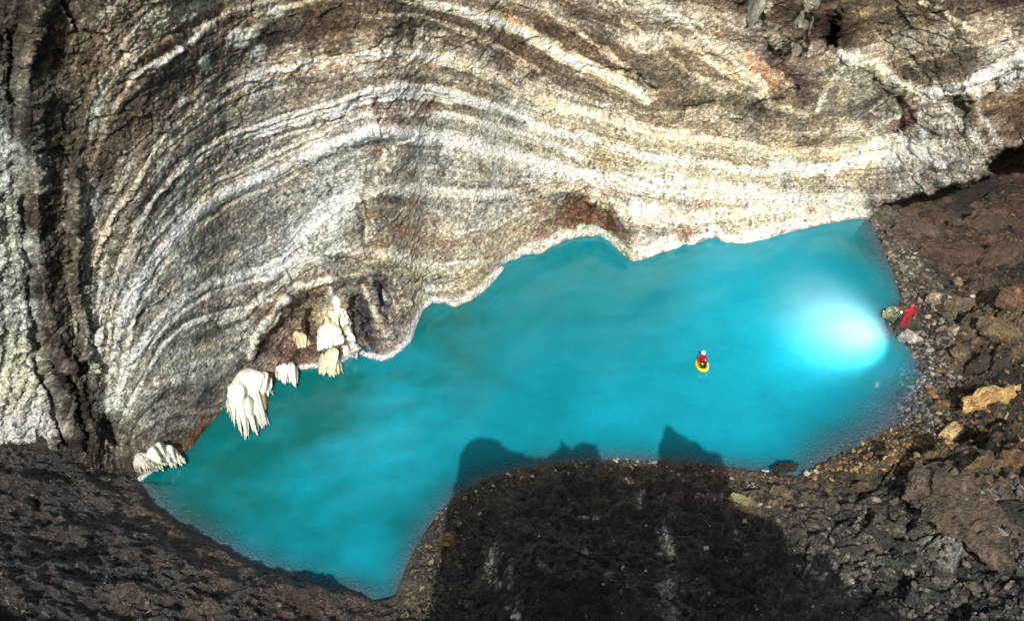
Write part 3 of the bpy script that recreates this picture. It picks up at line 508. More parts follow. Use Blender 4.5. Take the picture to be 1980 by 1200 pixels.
tur_light = np.clip(tur_light-.12*sstep(1000,500,wU)+.5*mi*sstep(1150, 700, wU)+.16*mi+.14*mi2*sstep(1100,600,wU), 0, 1.1)
watc = np.array([.002, .135, .135])[None, None]*(1-tur_light[..., None])+np.array([.006, .33, .45])[None, None]*tur_light[..., None]
watc = watc*np.exp(.08*mi2)[..., None]
watc = np.concatenate([np.clip(watc, 0, 1), opa[..., None]], -1)
wme = grid_mesh('water', np.stack([wx, wy, wz], -1), watc)
wm = bpy.data.materials.new('milky_water'); wm.use_nodes = True; N = wm.node_tree.nodes; L = wm.node_tree.links
p = N['Principled BSDF']; p.inputs['Roughness'].default_value = .12; p.inputs['Specular IOR Level'].default_value = .4
a = N.new('ShaderNodeAttribute'); a.attribute_name = 'Col'
tc = N.new('ShaderNodeTexCoord'); nz = N.new('ShaderNodeTexNoise'); nz.inputs['Scale'].default_value = 2.2; nz.inputs['Detail'].default_value = 6; L.new(tc.outputs['Object'], nz.inputs['Vector'])
mr = N.new('ShaderNodeMapRange'); mr.inputs[3].default_value = .9; mr.inputs[4].default_value = 1.1; L.new(nz.outputs['Fac'], mr.inputs[0])
mx = N.new('ShaderNodeMix'); mx.data_type = 'RGBA'; mx.blend_type = 'MULTIPLY'; mx.inputs[0].default_value = 1; L.new(a.outputs['Color'], mx.inputs[6]); L.new(mr.outputs[0], mx.inputs[7]); L.new(mx.outputs[2], p.inputs['Base Color'])
bp = N.new('ShaderNodeBump'); bp.inputs['Strength'].default_value = .12; bp.inputs['Distance'].default_value = .05; L.new(nz.outputs['Fac'], bp.inputs['Height']); L.new(bp.outputs[0], p.inputs['Normal'])
L.new(a.outputs['Alpha'], p.inputs['Alpha'])
water = link('water', wme, wm); tag(water, kind='structure')

# ------------------------------------------------------------ unseen slab added below the view, outline shaped to shade the near shore
prof = [(862,1230),(866,1000),(872,955),(895,880),(908,845),(925,831),(948,834),(975,852),(1000,872),(1040,880),(1065,868),(1085,853),(1108,856),(1130,849),(1152,856),(1160,892),(1215,897),(1268,893),(1277,850),(1284,822),(1298,822),(1330,850),(1385,868),(1396,890),(1402,905),(1410,965),(1500,1005),(1522,1062),(1600,1066),(1625,1112),(1700,1145),(1760,1200)]
Y0 = 4.0
top = []
for (u, v) in prof:
    x, y, z = hit(u, min(v, 1215)); t = (y-Y0)/(-SUNV.y)
    top.append((x+SUNV.x*t, z+SUNV.z*t-(5 if v > 1215 else 0)))
hp = []
for (u, v, a_, b_) in LIGHT_FLECKS:
    x, y, z = hit(u, v); t = (y-Y0)/(-SUNV.y); sc_ = math.sqrt(x*x+y*y+(CAM_H-z)**2)/FPX
    hp.append((x+SUNV.x*t, z+SUNV.z*t, a_*sc_, b_*sc_/.7*.9))
CS = .14; tx = [q[0] for q in top]; tz = [q[1] for q in top]; o_ = np.argsort(tx, kind='stable')
xs_ = np.arange(min(tx)-.3, max(tx)+.3, CS); zs_ = np.arange(-1, max(tz)+.5, CS); cx_, cz_ = np.meshgrid(xs_+CS/2, zs_+CS/2)
nn_ = fbm(cx_*.9, cz_*.9, 0, 4, 150, .65); nh_ = fbm(cx_*2.0, cz_*2.0, 0, 3, 158, .75)
pol = top+[(tx[-1], -1.5), (tx[0], -1.5)]
solid = inside(cx_+.25*nn_, cz_+.25*fbm(cx_*.9, cz_*.9, 5, 3, 155), pol)
for (hx, hz, ha, hb) in hp: solid &= ~(np.hypot((cx_-hx)/ha, (cz_-hz)/hb) < .9+1.3*nh_)  # gaps cut in the slab so sun flecks fall inside its shadow
nzx, nzz = len(xs_), len(zs_); gxv, gzv = np.meshgrid(np.append(xs_, xs_[-1]+CS), np.append(zs_, zs_[-1]+CS))
bul = .5*fbm(gxv*.4, gzv*.4, 0, 3, 160); Vf = np.stack([gxv, Y0-.25+bul, gzv], -1).reshape(-1, 3); Vb = np.stack([gxv, Y0-.9+.6*bul, gzv], -1).reshape(-1, 3)
nv = len(Vf); Wd = nzx+1; Q_ = []
def vid(i, j): return j*Wd+i
S2 = np.pad(solid, 1)
for j, i in zip(*np.nonzero(solid)):
    a0, b0, c0, d0 = vid(i, j), vid(i+1, j), vid(i+1, j+1), vid(i, j+1)
    Q_ += [(a0, b0, c0, d0), (a0+nv, d0+nv, c0+nv, b0+nv)]
    if not S2[j, i+1]: Q_.append((a0, a0+nv, b0+nv, b0))
    if not S2[j+2, i+1]: Q_.append((c0, c0+nv, d0+nv, d0))
    if not S2[j+1, i]: Q_.append((d0, d0+nv, a0+nv, a0))
    if not S2[j+1, i+2]: Q_.append((b0, b0+nv, c0+nv, c0))
bm = bmesh.new(); tmp = raw_mesh('tmp', np.concatenate([Vf, Vb]), Q_); bm.from_mesh(tmp); bmesh.ops.delete(bm, geom=[v_ for v_ in bm.verts if not v_.link_faces], context='VERTS'); bpy.data.meshes.remove(tmp)
me = bpy.data.meshes.new('shadow_slab'); bm.to_mesh(me); bm.free(); add_col(me, np.tile(np.array([[.06, .05, .042]]), (len(me.vertices), 1)))
tag(link('shadow_slab', me, ground_mat), kind='structure')

# ------------------------------------------------------------ boulders
boulder_mat = rock_mat('boulder_rock', .5, .9, .85, 1.0, 7.0, wet=.22)
def rock_verts(seed, sub=3, cuts=9, rough=.10):
    rs = random.Random(seed); b = bmesh.new(); bmesh.ops.create_icosphere(b, subdivisions=sub, radius=1)
    pl = []
    for _ in range(cuts):
        n = Vector((rs.gauss(0, 1), rs.gauss(0, 1), rs.gauss(0, 1))).normalized(); pl.append((n, rs.uniform(.5, .88)))
    V = np.array([v.co[:] for v in b.verts])
    for n, d in pl:
        nn = np.array(n); e = V@nn-d; V = np.where((e > 0)[:, None], V-nn*e[:, None]*.95, V)
    V = V*(1+rough*fbm(V[:, 0]*2.5, V[:, 1]*2.5, V[:, 2]*2.5, 3, seed % 50, .6))[:, None]
    Fc = [[v.index for v in f.verts] for f in b.faces]; b.free(); return V, Fc
def boulder(u, v, wpx, hpx, ang, c, label, seed, group=None, thick=.6, name='boulder', lift=.0, cat='boulder', sub=4):
    x, y, z = hit(u, v); D = math.sqrt(x*x+y*y+(CAM_H-z)**2); s = D/FPX
    sx = wpx*s/2; sz = thick*min(wpx, hpx)*s*.75
    sy = max(.25*sx, (hpx*s/2-sz*.5)/.7)
    V, Fc = rock_verts(seed, sub, 13, .17 if sub > 2 else .1); V = V*np.array([sx, sy, sz])*1.12
    if sub >= 4:
        h1_, k1_, _ = facets(V[:, 0]*1.1+V[:, 2]*.5, V[:, 1]*1.4, seed % 9); h2_, k2_, _ = facets(V[:, 0]*3.0, V[:, 1]*3.4+V[:, 2], seed % 7)
        V = V+np.stack([.1*h2_, .1*h1_, (.30*h1_-.12*k1_+.12*h2_-.05*k2_)], 1)*min(1.0, sx/1.5)
    me = raw_mesh(name, V, Fc)
    cc = lin(c)/.85; nz_ = fbm(V[:, 0]*2.2, V[:, 1]*2.2, V[:, 2]*2.2, 4, seed % 31, .8)
    strt = np.sin(V[:, 2]*9/sz*.6+3*nz_)
    add_col(me, np.clip(.72*cc[None]*np.exp(1.1*nz_+.18*strt)[:, None], .01, .8))
    o = link(name, me, boulder_mat); o.location = (x, y, z+sz*(.25+lift)); o.rotation_euler = (random.uniform(-.15, .15), random.uniform(-.15, .15), math.radians(-ang))
    tag(o, label, cat, group); return o
BIG = [
(1712,418,46,26,25,(96,92,78),'flat grey slab at the water edge where the pale wall meets the dark rocks'),
(1757,455,86,46,12,(116,92,82),'wide pinkish brown boulder above the gravel beach, below the undercut wall'),
(1848,438,46,26,-5,(110,88,66),'small brown block between the pinkish boulder and the reddish brown boulder mass'),
(1895,446,86,50,8,(98,78,62),'large reddish brown boulder mass below the undercut of the wall'),
(1838,505,100,58,20,(104,76,58),'broad brown boulder up the slope right of the pebble beach'),
(1930,505,80,60,-20,(98,74,52),'dark brown boulder near the right edge beside a black gap'),
(1808,585,42,34,-10,(176,158,138),'pale beige boulder up the slope, right of the person in red'),
(1852,595,50,30,15,(124,110,90),'mottled grey brown boulder right of the pale beige boulder'),
(1727,618,34,44,-40,(245,222,160),'sunlit yellowish rock jutting into the water at the feet of the person in red'),
(1757,656,46,30,30,(190,184,172),'pale grey wedge shaped rock half in the water below the person in red'),
(1851,690,34,42,-30,(150,128,92),'tan upright boulder on the slope below and right of the person in red'),
(1925,650,84,52,40,(150,124,86),'rugged tan boulder near the right edge, above the dark gap'),
(1960,590,60,60,0,(138,100,68),'orange brown boulder at the right edge above the rugged tan boulder'),
(1898,718,72,44,-25,(62,50,38),'dark brown boulder in the gap above the golden slab'),
(1915,775,135,40,-22,(226,176,112),'long golden orange slab, the brightest rock on the right slope'),
(1833,838,66,30,-35,(222,184,128),'narrow golden rock below the long golden slab'),
(1815,790,40,26,-10,(108,86,60),'brown rock left of the long golden slab'),
(1508,958,52,32,28,(120,104,82),'rough grey brown boulder on the near shore, right of the pale split slab'),
(1566,938,34,22,20,(108,80,66),'reddish angular rock behind the near shore pebbles'),
(1600,946,28,26,-15,(128,112,88),'upright angular rock between the reddish rock and the flat boulder on the near shore'),
(1684,950,64,30,8,(118,98,76),'flat topped brown boulder, largest on the near right shore'),
(1646,974,24,20,25,(138,130,116),'small squarish grey block below the flat topped brown boulder'),
(1692,988,34,16,25,(96,90,80),'thin dark grey slab just right of the small squarish block'),
(1442,972,66,26,12,(150,142,104),'pale greenish split slab on the near shore above the dark shade'),
(1640,925,44,22,10,(84,70,54),'dark rock at the water edge behind the flat topped boulder'),
(1514,914,44,26,0,(48,46,40),'squat dark rock at the near water edge, left of two small white pebbles'),  # tone darkened to stand for the small square shadow at this spot
(1890,905,70,36,-30,(132,104,72),'brown boulder lying above the huge grey brown rock'),
(1950,900,60,48,20,(110,84,58),'speckled orange brown boulder at the right edge below the golden slab'),
(1965,1010,80,60,30,(58,54,50),'dark fractured boulder at the right edge beside the huge grey brown rock'),
(868,1048,36,34,0,(128,112,84),'pale brown rock on the dark near shore, left of the black shade'),
(1140,1062,24,12,10,(90,78,72),'small grey purple stone lying alone on the dark slope'),
(1128,1003,26,10,5,(176,172,150),'flat pale stone lying on the dark slope near the shore'),
(1700,1042,50,26,30,(74,70,64),'flat dark slab in the scree below the thin grey slab'),
(1748,1060,38,20,10,(62,58,54),'dark block in the scree left of the huge grey brown rock'),
(1790,450,30,18,0,(96,74,58),'small brown rock touching the right end of the pinkish boulder'),
(1970,452,70,44,10,(92,66,48),'brown boulder at the right edge under the black hole in the wall'),
(1560,918,12,14,70,(200,196,180),'small white upright pebble at the near water edge'),
(1576,914,12,10,20,(190,186,170),'small round white pebble beside the upright one at the near water edge'),
(1480,913,16,6,0,(215,212,200),'thin white flat stone at the near water edge left of the squat dark rock'),
]
for i, (u, v, w_, h_, an, c, lb) in enumerate(BIG):
    boulder(u, v, w_, h_, an, (c if 'gold' in lb or 'pale' in lb or 'white' in lb or 'sunlit' in lb else tuple(q*f_ for q, f_ in zip(c, (.80, .84, .84)))), lb, 100+i*7, group='boulders on the rocky shore', lift=(.45 if 'squat' in lb else .5 if 'sunlit' in lb else .1), thick=(.9 if 'squat' in lb else .7))
o = boulder(1888, 985, 200, 190, 20, (96,84,70), 'huge grey brown rock at the lower right, largest of all on the shore', 991, group='boulders on the rocky shore', thick=.28, lift=-.5, sub=5)
REG = [  # scattered mid-size rocks: polygon, number, size range in px, colours, shared label, group
([(1700,470),(1760,500),(1850,540),(1900,600),(1960,680),(1880,700),(1800,660),(1765,560),(1740,520)], 60, (10,26), [(110,92,76),(86,66,52),(150,138,120),(64,52,42)], 'fist to knee high brown rock lying in the rubble above the pebble beach', 'rocks in the rubble above the pebble beach'),
([(1800,700),(1880,720),(1960,800),(1800,870),(1760,860),(1790,780)], 34, (10,24), [(96,78,54),(150,120,78),(60,50,40),(180,150,104)], 'brown or tan rock lying in the rubble round the golden slab', 'rocks in the rubble round the golden slab'),
([(1600,960),(1780,900),(1800,1060),(1900,1110),(1960,1200),(1740,1200),(1640,1100),(1540,1040)], 80, (10,30), [(74,70,64),(58,54,50),(92,86,76),(44,40,38)], 'dark grey angular rock lying in the lower right scree', 'rocks in the lower right scree'),
([(1760,400),(1980,350),(1980,440),(1780,430)], 16, (14,34), [(58,48,38),(74,58,46)], 'dark rock lying in the shade under the undercut wall', 'rocks in the shade under the wall'),
([(1420,930),(1600,925),(1680,960),(1600,1000),(1480,990)], 24, (9,20), [(96,84,66),(74,62,50),(130,120,98)], 'small brown rock lying among the near shore boulders', 'small rocks among the near shore boulders'),
]
rr = random.Random(11)
for P_, nrk, (s0, s1), cols, lb, gp in REG:
    k = 0; us = [p[0] for p in P_]; vs2 = [p[1] for p in P_]
    while k < nrk:
        u = rr.uniform(min(us), max(us)); v = rr.uniform(min(vs2), max(vs2))
        if not inside(np.array([u]), np.array([v]), P_)[0]: continue
        w_ = rr.uniform(s0, s1)*rr.choice([.7, 1, 1, 1.3]); c = rr.choice(cols); f = rr.uniform(.7, 1.3)
        boulder(u, v, w_, w_*rr.uniform(.45, .8), rr.uniform(-60, 60), tuple(min(235, q*f) for q in c), lb, rr.randrange(10000), gp, name='rock', cat='rock', sub=2); k += 1

# scree: thousands of stones nobody could count, one object
lib = []
for s_ in range(14):
    V, Fc = rock_verts(500+s_, 1, 7, .12); lib.append((V, np.array(Fc)))
SC = [([(1680,425),(1730,440),(1800,520),(1860,600),(1830,700),(1880,760),(1790,860),(1745,815),(1785,725),(1745,655),(1722,630),(1745,580),(1712,490)], 2300, (.05,.24), [(104,98,88),(76,70,62),(58,50,42),(150,146,134)]),
([(1745,700),(1800,700),(1800,800),(1750,830),(1735,790)], 500, (.06,.22), [(104,108,114),(140,145,152),(70,74,80)]),
([(1640,872),(1745,815),(1860,860),(1780,900),(1600,930),(1545,922)], 1200, (.05,.2), [(110,90,60),(170,140,95),(80,66,50)]),
([(860,985),(940,925),(1060,895),(1200,885),(1400,902),(1545,922),(1500,950),(1300,925),(1200,915),(1050,925),(960,960),(880,1010)], 520, (.03,.16), [(90,82,70),(80,70,56),(50,42,34),(60,52,42),(190,182,165)]),
([(765,1158),(810,1050),(860,980),(900,960),(905,1200),(780,1200)], 380, (.04,.18), [(100,92,74),(80,70,54),(54,48,40),(130,120,100)]),
([(1500,1000),(1800,900),(1990,900),(1990,1210),(1740,1210),(1520,1060)], 1300, (.04,.24), [(74,70,64),(100,95,86),(50,46,42),(130,124,112)]),
([(1800,430),(1990,400),(1990,900),(1850,900),(1800,700),(1860,600)], 800, (.05,.22), [(104,80,58),(140,112,78),(66,50,38),(80,62,48)]),
([(900,940),(1250,920),(1450,1000),(1700,1210),(850,1210)], 160, (.03,.15), [(190,184,166),(120,112,96),(50,44,36),(60,52,44)]),
([(0,880),(230,880),(400,1050),(700,1160),(850,1210),(0,1210)], 160, (.04,.14), [(70,60,52),(56,48,42),(100,90,78)]),
]
VV, FF, CCc = [], [], []; off = 0
for P_, nrk, (s0, s1), cols in SC:
    us = [p[0] for p in P_]; vs2 = [p[1] for p in P_]
    u = np.random.uniform(min(us), max(us), nrk*4); v = np.random.uniform(min(vs2), max(vs2), nrk*4)
    m = inside(u, v, P_); u, v = u[m][:nrk], v[m][:nrk]
    # place by walking the sight line down to the height field
    a_, b_, c_ = rays(u, v); t = (13-CAM_H)/c_; done = np.zeros(len(u), bool)
    for _ in range(700):
        z = CAM_H+c_*t; g = np.maximum(gz(a_*t, b_*t), -.15); done |= z <= g; t = np.where(done, t, t+.08)
    x, y = a_*t, b_*t; z = gz(x, y)
    for i in range(len(u)):
        V, Fc = lib[np.random.randint(14)]
        s = s0+(s1-s0)*np.random.rand()**2.2; sc = s*np.array([np.random.uniform(.8, 1.7), np.random.uniform(.6, 1.2), np.random.uniform(.4, .9)])
        R = np.array(Matrix.Rotation(np.random.uniform(0, 6.28), 3, 'Z')@Matrix.Rotation(np.random.uniform(-.6, .6), 3, 'X'))
        VV.append((V*sc)@R.T+np.array([x[i], y[i], z[i]+s*.2])); FF.append(Fc+off); off += len(V)
        c = lin(cols[np.random.randint(len(cols))])/.85*np.random.uniform(.55, 1.3); CCc.append(np.tile(c, (len(V), 1)))
VV = np.concatenate(VV); FF = np.concatenate(FF); CCc = np.clip(np.concatenate(CCc), .01, .75)
me = bpy.data.meshes.new('scree'); me.vertices.add(len(VV)); me.vertices.foreach_set('co', VV.reshape(-1).astype(np.float32))
me.loops.add(FF.size); me.loops.foreach_set('vertex_index', FF.reshape(-1).astype(np.int32)); me.polygons.add(len(FF)); me.polygons.foreach_set('loop_start', (np.arange(len(FF))*3).astype(np.int32))
me.polygons.foreach_set('use_smooth', np.zeros(len(FF), bool)); me.update(calc_edges=True); add_col(me, CCc)
tag(link('scree', me, boulder_mat), 'loose pebbles and broken stones covering the dark shore', 'scree', kind='stuff')

# ------------------------------------------------------------ salt crystal curtains hanging on the wall over the water
cry_mat = rock_mat('salt_crystal', .4, .5, .16, .28, 7.0); _p = cry_mat.node_tree.nodes['Principled BSDF']; _p.inputs['Subsurface Weight'].default_value = .35; _p.inputs['Subsurface Radius'].default_value = (.2, .2, .15)
wallP = P2
def wall_at(u, v):
    i = int(np.clip(round((u-uu[0])/(uu[1]-uu[0])), 0, NC-1)); vb = vs[i]; f = (v-VTOP)/(vb+34-VTOP)
    j = int(np.clip(round(f*(NR-1)), 0, NR-1)); return P2[j, i]
def at_depth(u, v, y):
    a, b, c = rays(u, v); t = y/b; return np.array([a*t, y, CAM_H+c*t])
def spike(name, root, tip, r0, r1, colr, seed, parent, org, bulge=1.25):
    """one blade of crystal: a fluted tapering body from root to a ragged tip"""
    root = np.array(root); tip = np.array(tip); ax = tip-root; Ln = np.linalg.norm(ax); ax = ax/Ln
    s1 = np.cross(ax, [0, 1, .2]); s1 /= np.linalg.norm(s1); s2 = np.cross(ax, s1)
    nr, ns = 22, 26; V = []; Cc = []
    for i in range(nr+1):
        t = i/nr; r = (r0*(1-t)+r1*t)*(math.sin(min(1, t*2.4+.10)*math.pi/2))*(1+(bulge-1)*math.sin(t*math.pi))
        if i == nr: r *= .25
        for k in range(ns):
            a = k/ns*2*math.pi
            fl = 1+.16*math.sin(a*5+seed)+.12*math.sin(a*9+seed*2)+.22*float(pn(math.cos(a)*2.2+seed, math.sin(a)*2.2, t*1.6, 5))
            rag = (.10+.05*math.sin(seed))*Ln*float(pn(math.cos(a)*2.6, math.sin(a)*2.6, seed*1.7, 8))*t*t*2.0
            q = root+ax*(Ln*t+rag)+(s1*math.cos(a)+s2*math.sin(a)*.6)*r*fl
            V.append(q-org)
            g = float(pn(math.cos(a)*3+seed, math.sin(a)*3, t*2.5, 9)); st = max(0, g-.1)*1.4*t
            Cc.append(np.clip(np.array(colr)*(1+.3*g)*(1-st)+np.array([.36, .30, .16])*st, 0, .82))
    Fc = [(i*ns+k, i*ns+(k+1) % ns, (i+1)*ns+(k+1) % ns, (i+1)*ns+k) for i in range(nr) for k in range(ns)]
    V.append(root-org); V.append(tip-org); Cc += [Cc[0], Cc[-1]]
    a0, b0 = len(V)-2, len(V)-1
    Fc += [(a0, (k+1) % ns, k) for k in range(ns)]+[(b0, nr*ns+k, nr*ns+(k+1) % ns) for k in range(ns)]
    me = raw_mesh(name, V, Fc); add_col(me, np.array(Cc)); return link(name, me, cry_mat, parent, True)
def cluster(label, blades, colr, yoff):
    u0, v0 = blades[0][0], blades[0][1]; b0 = wall_at(u0, v0); org = np.array(b0)
    e = bpy.data.objects.new('salt_crystal_cluster', None); COL.objects.link(e); e.location = org
    tag(e, label, 'salt crystals', 'salt crystal clusters hanging over the water')
    more = []; rb = random.Random(len(label))
    for bl in blades:
        more.append(bl[:4]+(bl[4]*1.1, bl[5]*.6)+bl[6:])
        for k in range(5 if len(blades) < 6 else 7):
            du_ = rb.uniform(-1, 1)*bl[4]*.9; f0 = rb.uniform(.05, .55); f1 = rb.uniform(.75, 1.08)
            more.append((bl[0]+(bl[2]-bl[0])*f0+du_, bl[1]+(bl[3]-bl[1])*f0, bl[0]+(bl[2]-bl[0])*f1+du_*1.15, bl[1]+(bl[3]-bl[1])*f1, bl[4]*rb.uniform(.16, .42), bl[5]*rb.uniform(.15, .4))+(tuple(np.array(bl[6] if len(bl) > 6 else colr)*rb.uniform(.78, 1.05)),))
    blades = more
    for i, (ua, va, ub, vb, w0, w1, *cx) in enumerate(blades):
        ra = wall_at(ua, va); ya = ra[1]-yoff*.2; tip_y = ya-yoff
        yw = float(onz(ub, vb, .22)[1]); tip_y = min(tip_y, yw); ya = min(ya, float(onz(ua, va, .5)[1])+.0) if yw < ya-3 else ya
        s = ya/FPX*1.25
        spike('crystal_blade', at_depth(ua, va, ya), at_depth(ub, vb, tip_y), w0*s, w1*s, cx[0] if cx else colr, i*1.7+u0, e, org)
WC = (.80, .83, .74); YC = (.72, .70, .50); GC = (.52, .50, .44); OC = (.50, .36, .20)
cluster('largest white crystal curtain on the shore, with ragged dripping spikes over the water', [
 (478,712,478,770,34,22),(455,738,462,800,20,12),(500,718,508,765,22,12),(465,760,478,838,15,5),(450,755,453,818,9,3),(478,765,490,832,14,5),(488,765,505,842-20,13,4),(492,750,514,815,13,4),(505,748,513,790,10,5,OC),(515,735,519,765,9,3),(522,728,524,752,7,3),(474,800,474,848,7,2),(486,800,496,838,6,2),(440,770,450,812,5,2,GC),(466,725,455,790,16,9,YC)], WC, .7)
cluster('two lobed white crystal mass right of the largest curtain', [(548,702,549,738,12,7),(560,700,571,745,14,6),(570,708,574,740,8,4),(543,705,540,728,8,4)], WC, .5)
cluster('tall cream crystal column hanging below the brown recess', [
 (636,622,638,680,20,15),(640,672,640,722,19,12,YC),(628,640,632,690,12,8),(630,690,634,718,8,4,YC),(650,690,655,722,8,4,YC),(662,650,664,688,9,5),(640,600,646,640,13,10,YC),(640,700,645,726,8,4,YC),(654,640,660,690,10,5)], (.76,.74,.64), .5)
cluster('slanting white crystal rib right of the tall cream column', [(648,572,668,625,9,9),(662,610,680,655,9,7),(674,640,690,690,8,4)], (.80,.78,.70), .3)
cluster('small yellow crystal tuft on the brown rock left of the tall column', [(580,642,588,676,10,6),(572,640,577,662,7,4),(592,648,596,672,6,3)], (.62,.52,.33), .3)
cluster('fan shaped white crystal mass at the left end of the lake beside the dark ledge', [
 (285,872,312,892,24,12),(310,862,338,895,20,12),(265,876,290,905,18,10,GC),(300,868,322,900,18,9),(325,865,349,888,13,6),(280,880,302,908,13,6),(262,885,270,912,9,4,GC),(318,870,333,902,10,5),(336,872,352,900,7,3),(290,880,311,906,9,4,YC),(270,890,283,914,8,4,GC),(300,860,318,880,20,14)], (.66,.68,.60), .5)

# pale splinters of rock at the top right
for (pts, lb) in (([(1492,-12),(1455,52),(1440,40),(1462,-12)], 'short pale splinter of rock standing at the top edge, left one of the pair'), ([(1578,-12),(1562,45),(1545,108),(1526,106),(1538,60),(1556,-12)], 'long pale splinter of rock tapering down from the top edge, right one of the pair')):
    q = [wall_at(u, v)+np.array([0, -.6, .1]) for u, v in pts]; org = q[0]
    front = [p-org for p in q]; back = [p-org+np.array([0, 1.6, -.3]) for p in q]; n = len(q)
    bm = bmesh.new(); f = [bm.verts.new(p) for p in front]; b = [bm.verts.new(p) for p in back]
    bm.faces.new(f); bm.faces.new(b[::-1])
    for i in range(n): bm.faces.new((f[i], b[i], b[(i+1) % n], f[(i+1) % n]))
    bmesh.ops.triangulate(bm, faces=bm.faces); bmesh.ops.subdivide_edges(bm, edges=bm.edges, cuts=7, use_grid_fill=True)
    bmesh.ops.recalc_face_normals(bm, faces=bm.faces)
    for v_ in bm.verts:
        p_ = v_.co; v_.co = p_+Vector((.25, -.35, .2))*float(fbm(p_.x*2+5, p_.y*2, p_.z*.8, 3, 400))
    me = bpy.data.meshes.new('rock_splinter'); bm.to_mesh(me); bm.free()
    V = np.array([v_.co[:] for v_ in me.vertices]); add_col(me, np.clip(np.array([.26, .25, .20])*np.exp(.9*fbm(V[:, 0]*2.5, V[:, 1]*2, V[:, 2]*.9, 3, 410))[:, None], .02, .7))
    o = link('rock_splinter', me, boulder_mat); o.location = org; tag(o, lb, 'rock', 'pale rock splinters')

# ------------------------------------------------------------ people
red = plain_mat('red_suit', (.34, .012, .02), .75, .3, 14, .8); dred = plain_mat('dark_red_jacket', (.28, .008, .02), .7, .3, 8, .35)
black = plain_mat('black_cloth', (.012, .010, .014), .7); skin = plain_mat('skin', (.45, .26, .19), .55); white = plain_mat('white_helmet', (.75, .8, .8), .35)
redh = plain_mat('red_helmet', (.5, .03, .03), .35); lampm = plain_mat('lamp_lens', (.9, .9, .85), .2, emit=60); dark = plain_mat('dark_rubber', (.02, .02, .022), .6)
yel = plain_mat('yellow_tube', (.80, .62, .02), .4, .5, 5, .12); gry = plain_mat('raft_floor', (.10, .02, .02), .7)
def skin_body(name, joints, edges, mat, parent, root=0):
    me = bpy.data.meshes.new(name); me.from_pydata([j[:3] for j in joints], edges, [])
    o = link(name, me, None, parent); me.materials.append(mat)
    md = o.modifiers.new('skin', 'SKIN'); md.use_smooth_shade = True
    for i, j in enumerate(joints):
        sv = me.skin_vertices[0].data[i]; r = j[3] if len(j) > 3 else .06; r2 = j[4] if len(j) > 4 else r
        sv.radius = (r, r2); sv.use_root = (i == root)
    o.modifiers.new('sub', 'SUBSURF').levels = 2; o.modifiers['sub'].render_levels = 2
    dg = bpy.context.evaluated_depsgraph_get(); ev = o.evaluated_get(dg); m2 = bpy.data.meshes.new_from_object(ev)
    o.modifiers.clear(); o.data = m2
    if not len(m2.materials): m2.materials.append(mat)
    return o
def ell(name, c, r, mat, parent, cut=None, seg=20, rot=None):
    b = bmesh.new(); bmesh.ops.create_uvsphere(b, u_segments=seg, v_segments=seg//2+2, radius=1)
    if cut is not None:
        bmesh.ops.bisect_plane(b, geom=b.verts[:]+b.edges[:]+b.faces[:], plane_co=(0, 0, cut), plane_no=(0, 0, 1), clear_inner=True)
    me = bpy.data.meshes.new(name); 
    for v_ in b.verts: v_.co = Vector((v_.co.x*r[0], v_.co.y*r[1], v_.co.z*r[2]))
    if rot: bmesh.ops.rotate(b, verts=b.verts, matrix=Matrix.Rotation(rot[0], 3, rot[1]))
    for v_ in b.verts: v_.co += Vector(c)
    b.to_mesh(me); b.free(); return link(name, me, mat, parent, True)
def torus(name, a, b_, r, z, mat, parent, x0=0, y0=0, pin=0, N1=56, N2=16):
    V = []; Fc = []
    for i in range(N1):
        t = i/N1*2*math.pi; ca, sa = math.cos(t), math.sin(t); px_ = a*ca*(1-pin*sa); py_ = b_*sa; lift = .10*max(0, -sa)**3
        nx, ny = ca/a, sa/b_; l = math.hypot(nx, ny); nx /= l; ny /= l
        for k in range(N2):
            q = k/N2*2*math.pi; V.append((x0+px_+nx*math.cos(q)*r, y0+py_+ny*math.cos(q)*r, z+lift+math.sin(q)*r))
    for i in range(N1):
        for k in range(N2): Fc.append((i*N2+k, ((i+1) % N1)*N2+k, ((i+1) % N1)*N2+(k+1) % N2, i*N2+(k+1) % N2))
    return link(name, raw_mesh(name, V, Fc), mat, parent, True)
def hand(parent, wrist, dirv, side, mat):
    """palm, four bent fingers and a thumb from the side of the palm, one mesh"""
    w = Vector(wrist); d = Vector(dirv).normalized(); s = d.cross(Vector((0, 0, 1))).normalized()*side; n = s.cross(d).normalized()
    J = [(*w, .026), (*(w+d*.05), .034, .02), (*(w+d*.09), .036, .018)]; E = [(0, 1), (1, 2)]
    for k, (o_, ln) in enumerate(((-.030, .062), (-.010, .074), (.010, .070), (.029, .052))):
        b0 = len(J); p0 = w+d*.10+s*o_; J += [(*p0, .010), (*(p0+d*ln*.5-n*.006), .009), (*(p0+d*ln*.8-n*.026), .008)]; E += [(2, b0), (b0, b0+1), (b0+1, b0+2)]
    b0 = len(J); p0 = w+d*.045-s*.038; J += [(*p0, .012), (*(p0+d*.03-s*.02-n*.01), .010)]; E += [(1, b0), (b0, b0+1)]
    return skin_body('hand', J, E, mat, parent)
def face(parent, hc, fwd):
    f = Vector(fwd).normalized(); s = f.cross(Vector((0, 0, 1))).normalized()
    for k in (-1, 1):
        ell('eye', Vector(hc)+f*.088+s*k*.032+Vector((0, 0, .005)), (.012, .012, .009), dark, parent, seg=10)
    ell('nose', Vector(hc)+f*.102-Vector((0, 0, .025)), (.014, .014, .022), skin, parent, seg=10)
    ell('mouth', Vector(hc)+f*.092-Vector((0, 0, .062)), (.022, .022, .006), redh, parent, seg=10)

boulder(1754, 634, 52, 52, 20, (70,64,56), 'dark blocky rock on which the person in red stands', 771, group='boulders on the rocky shore', thick=1.35, lift=-.05)
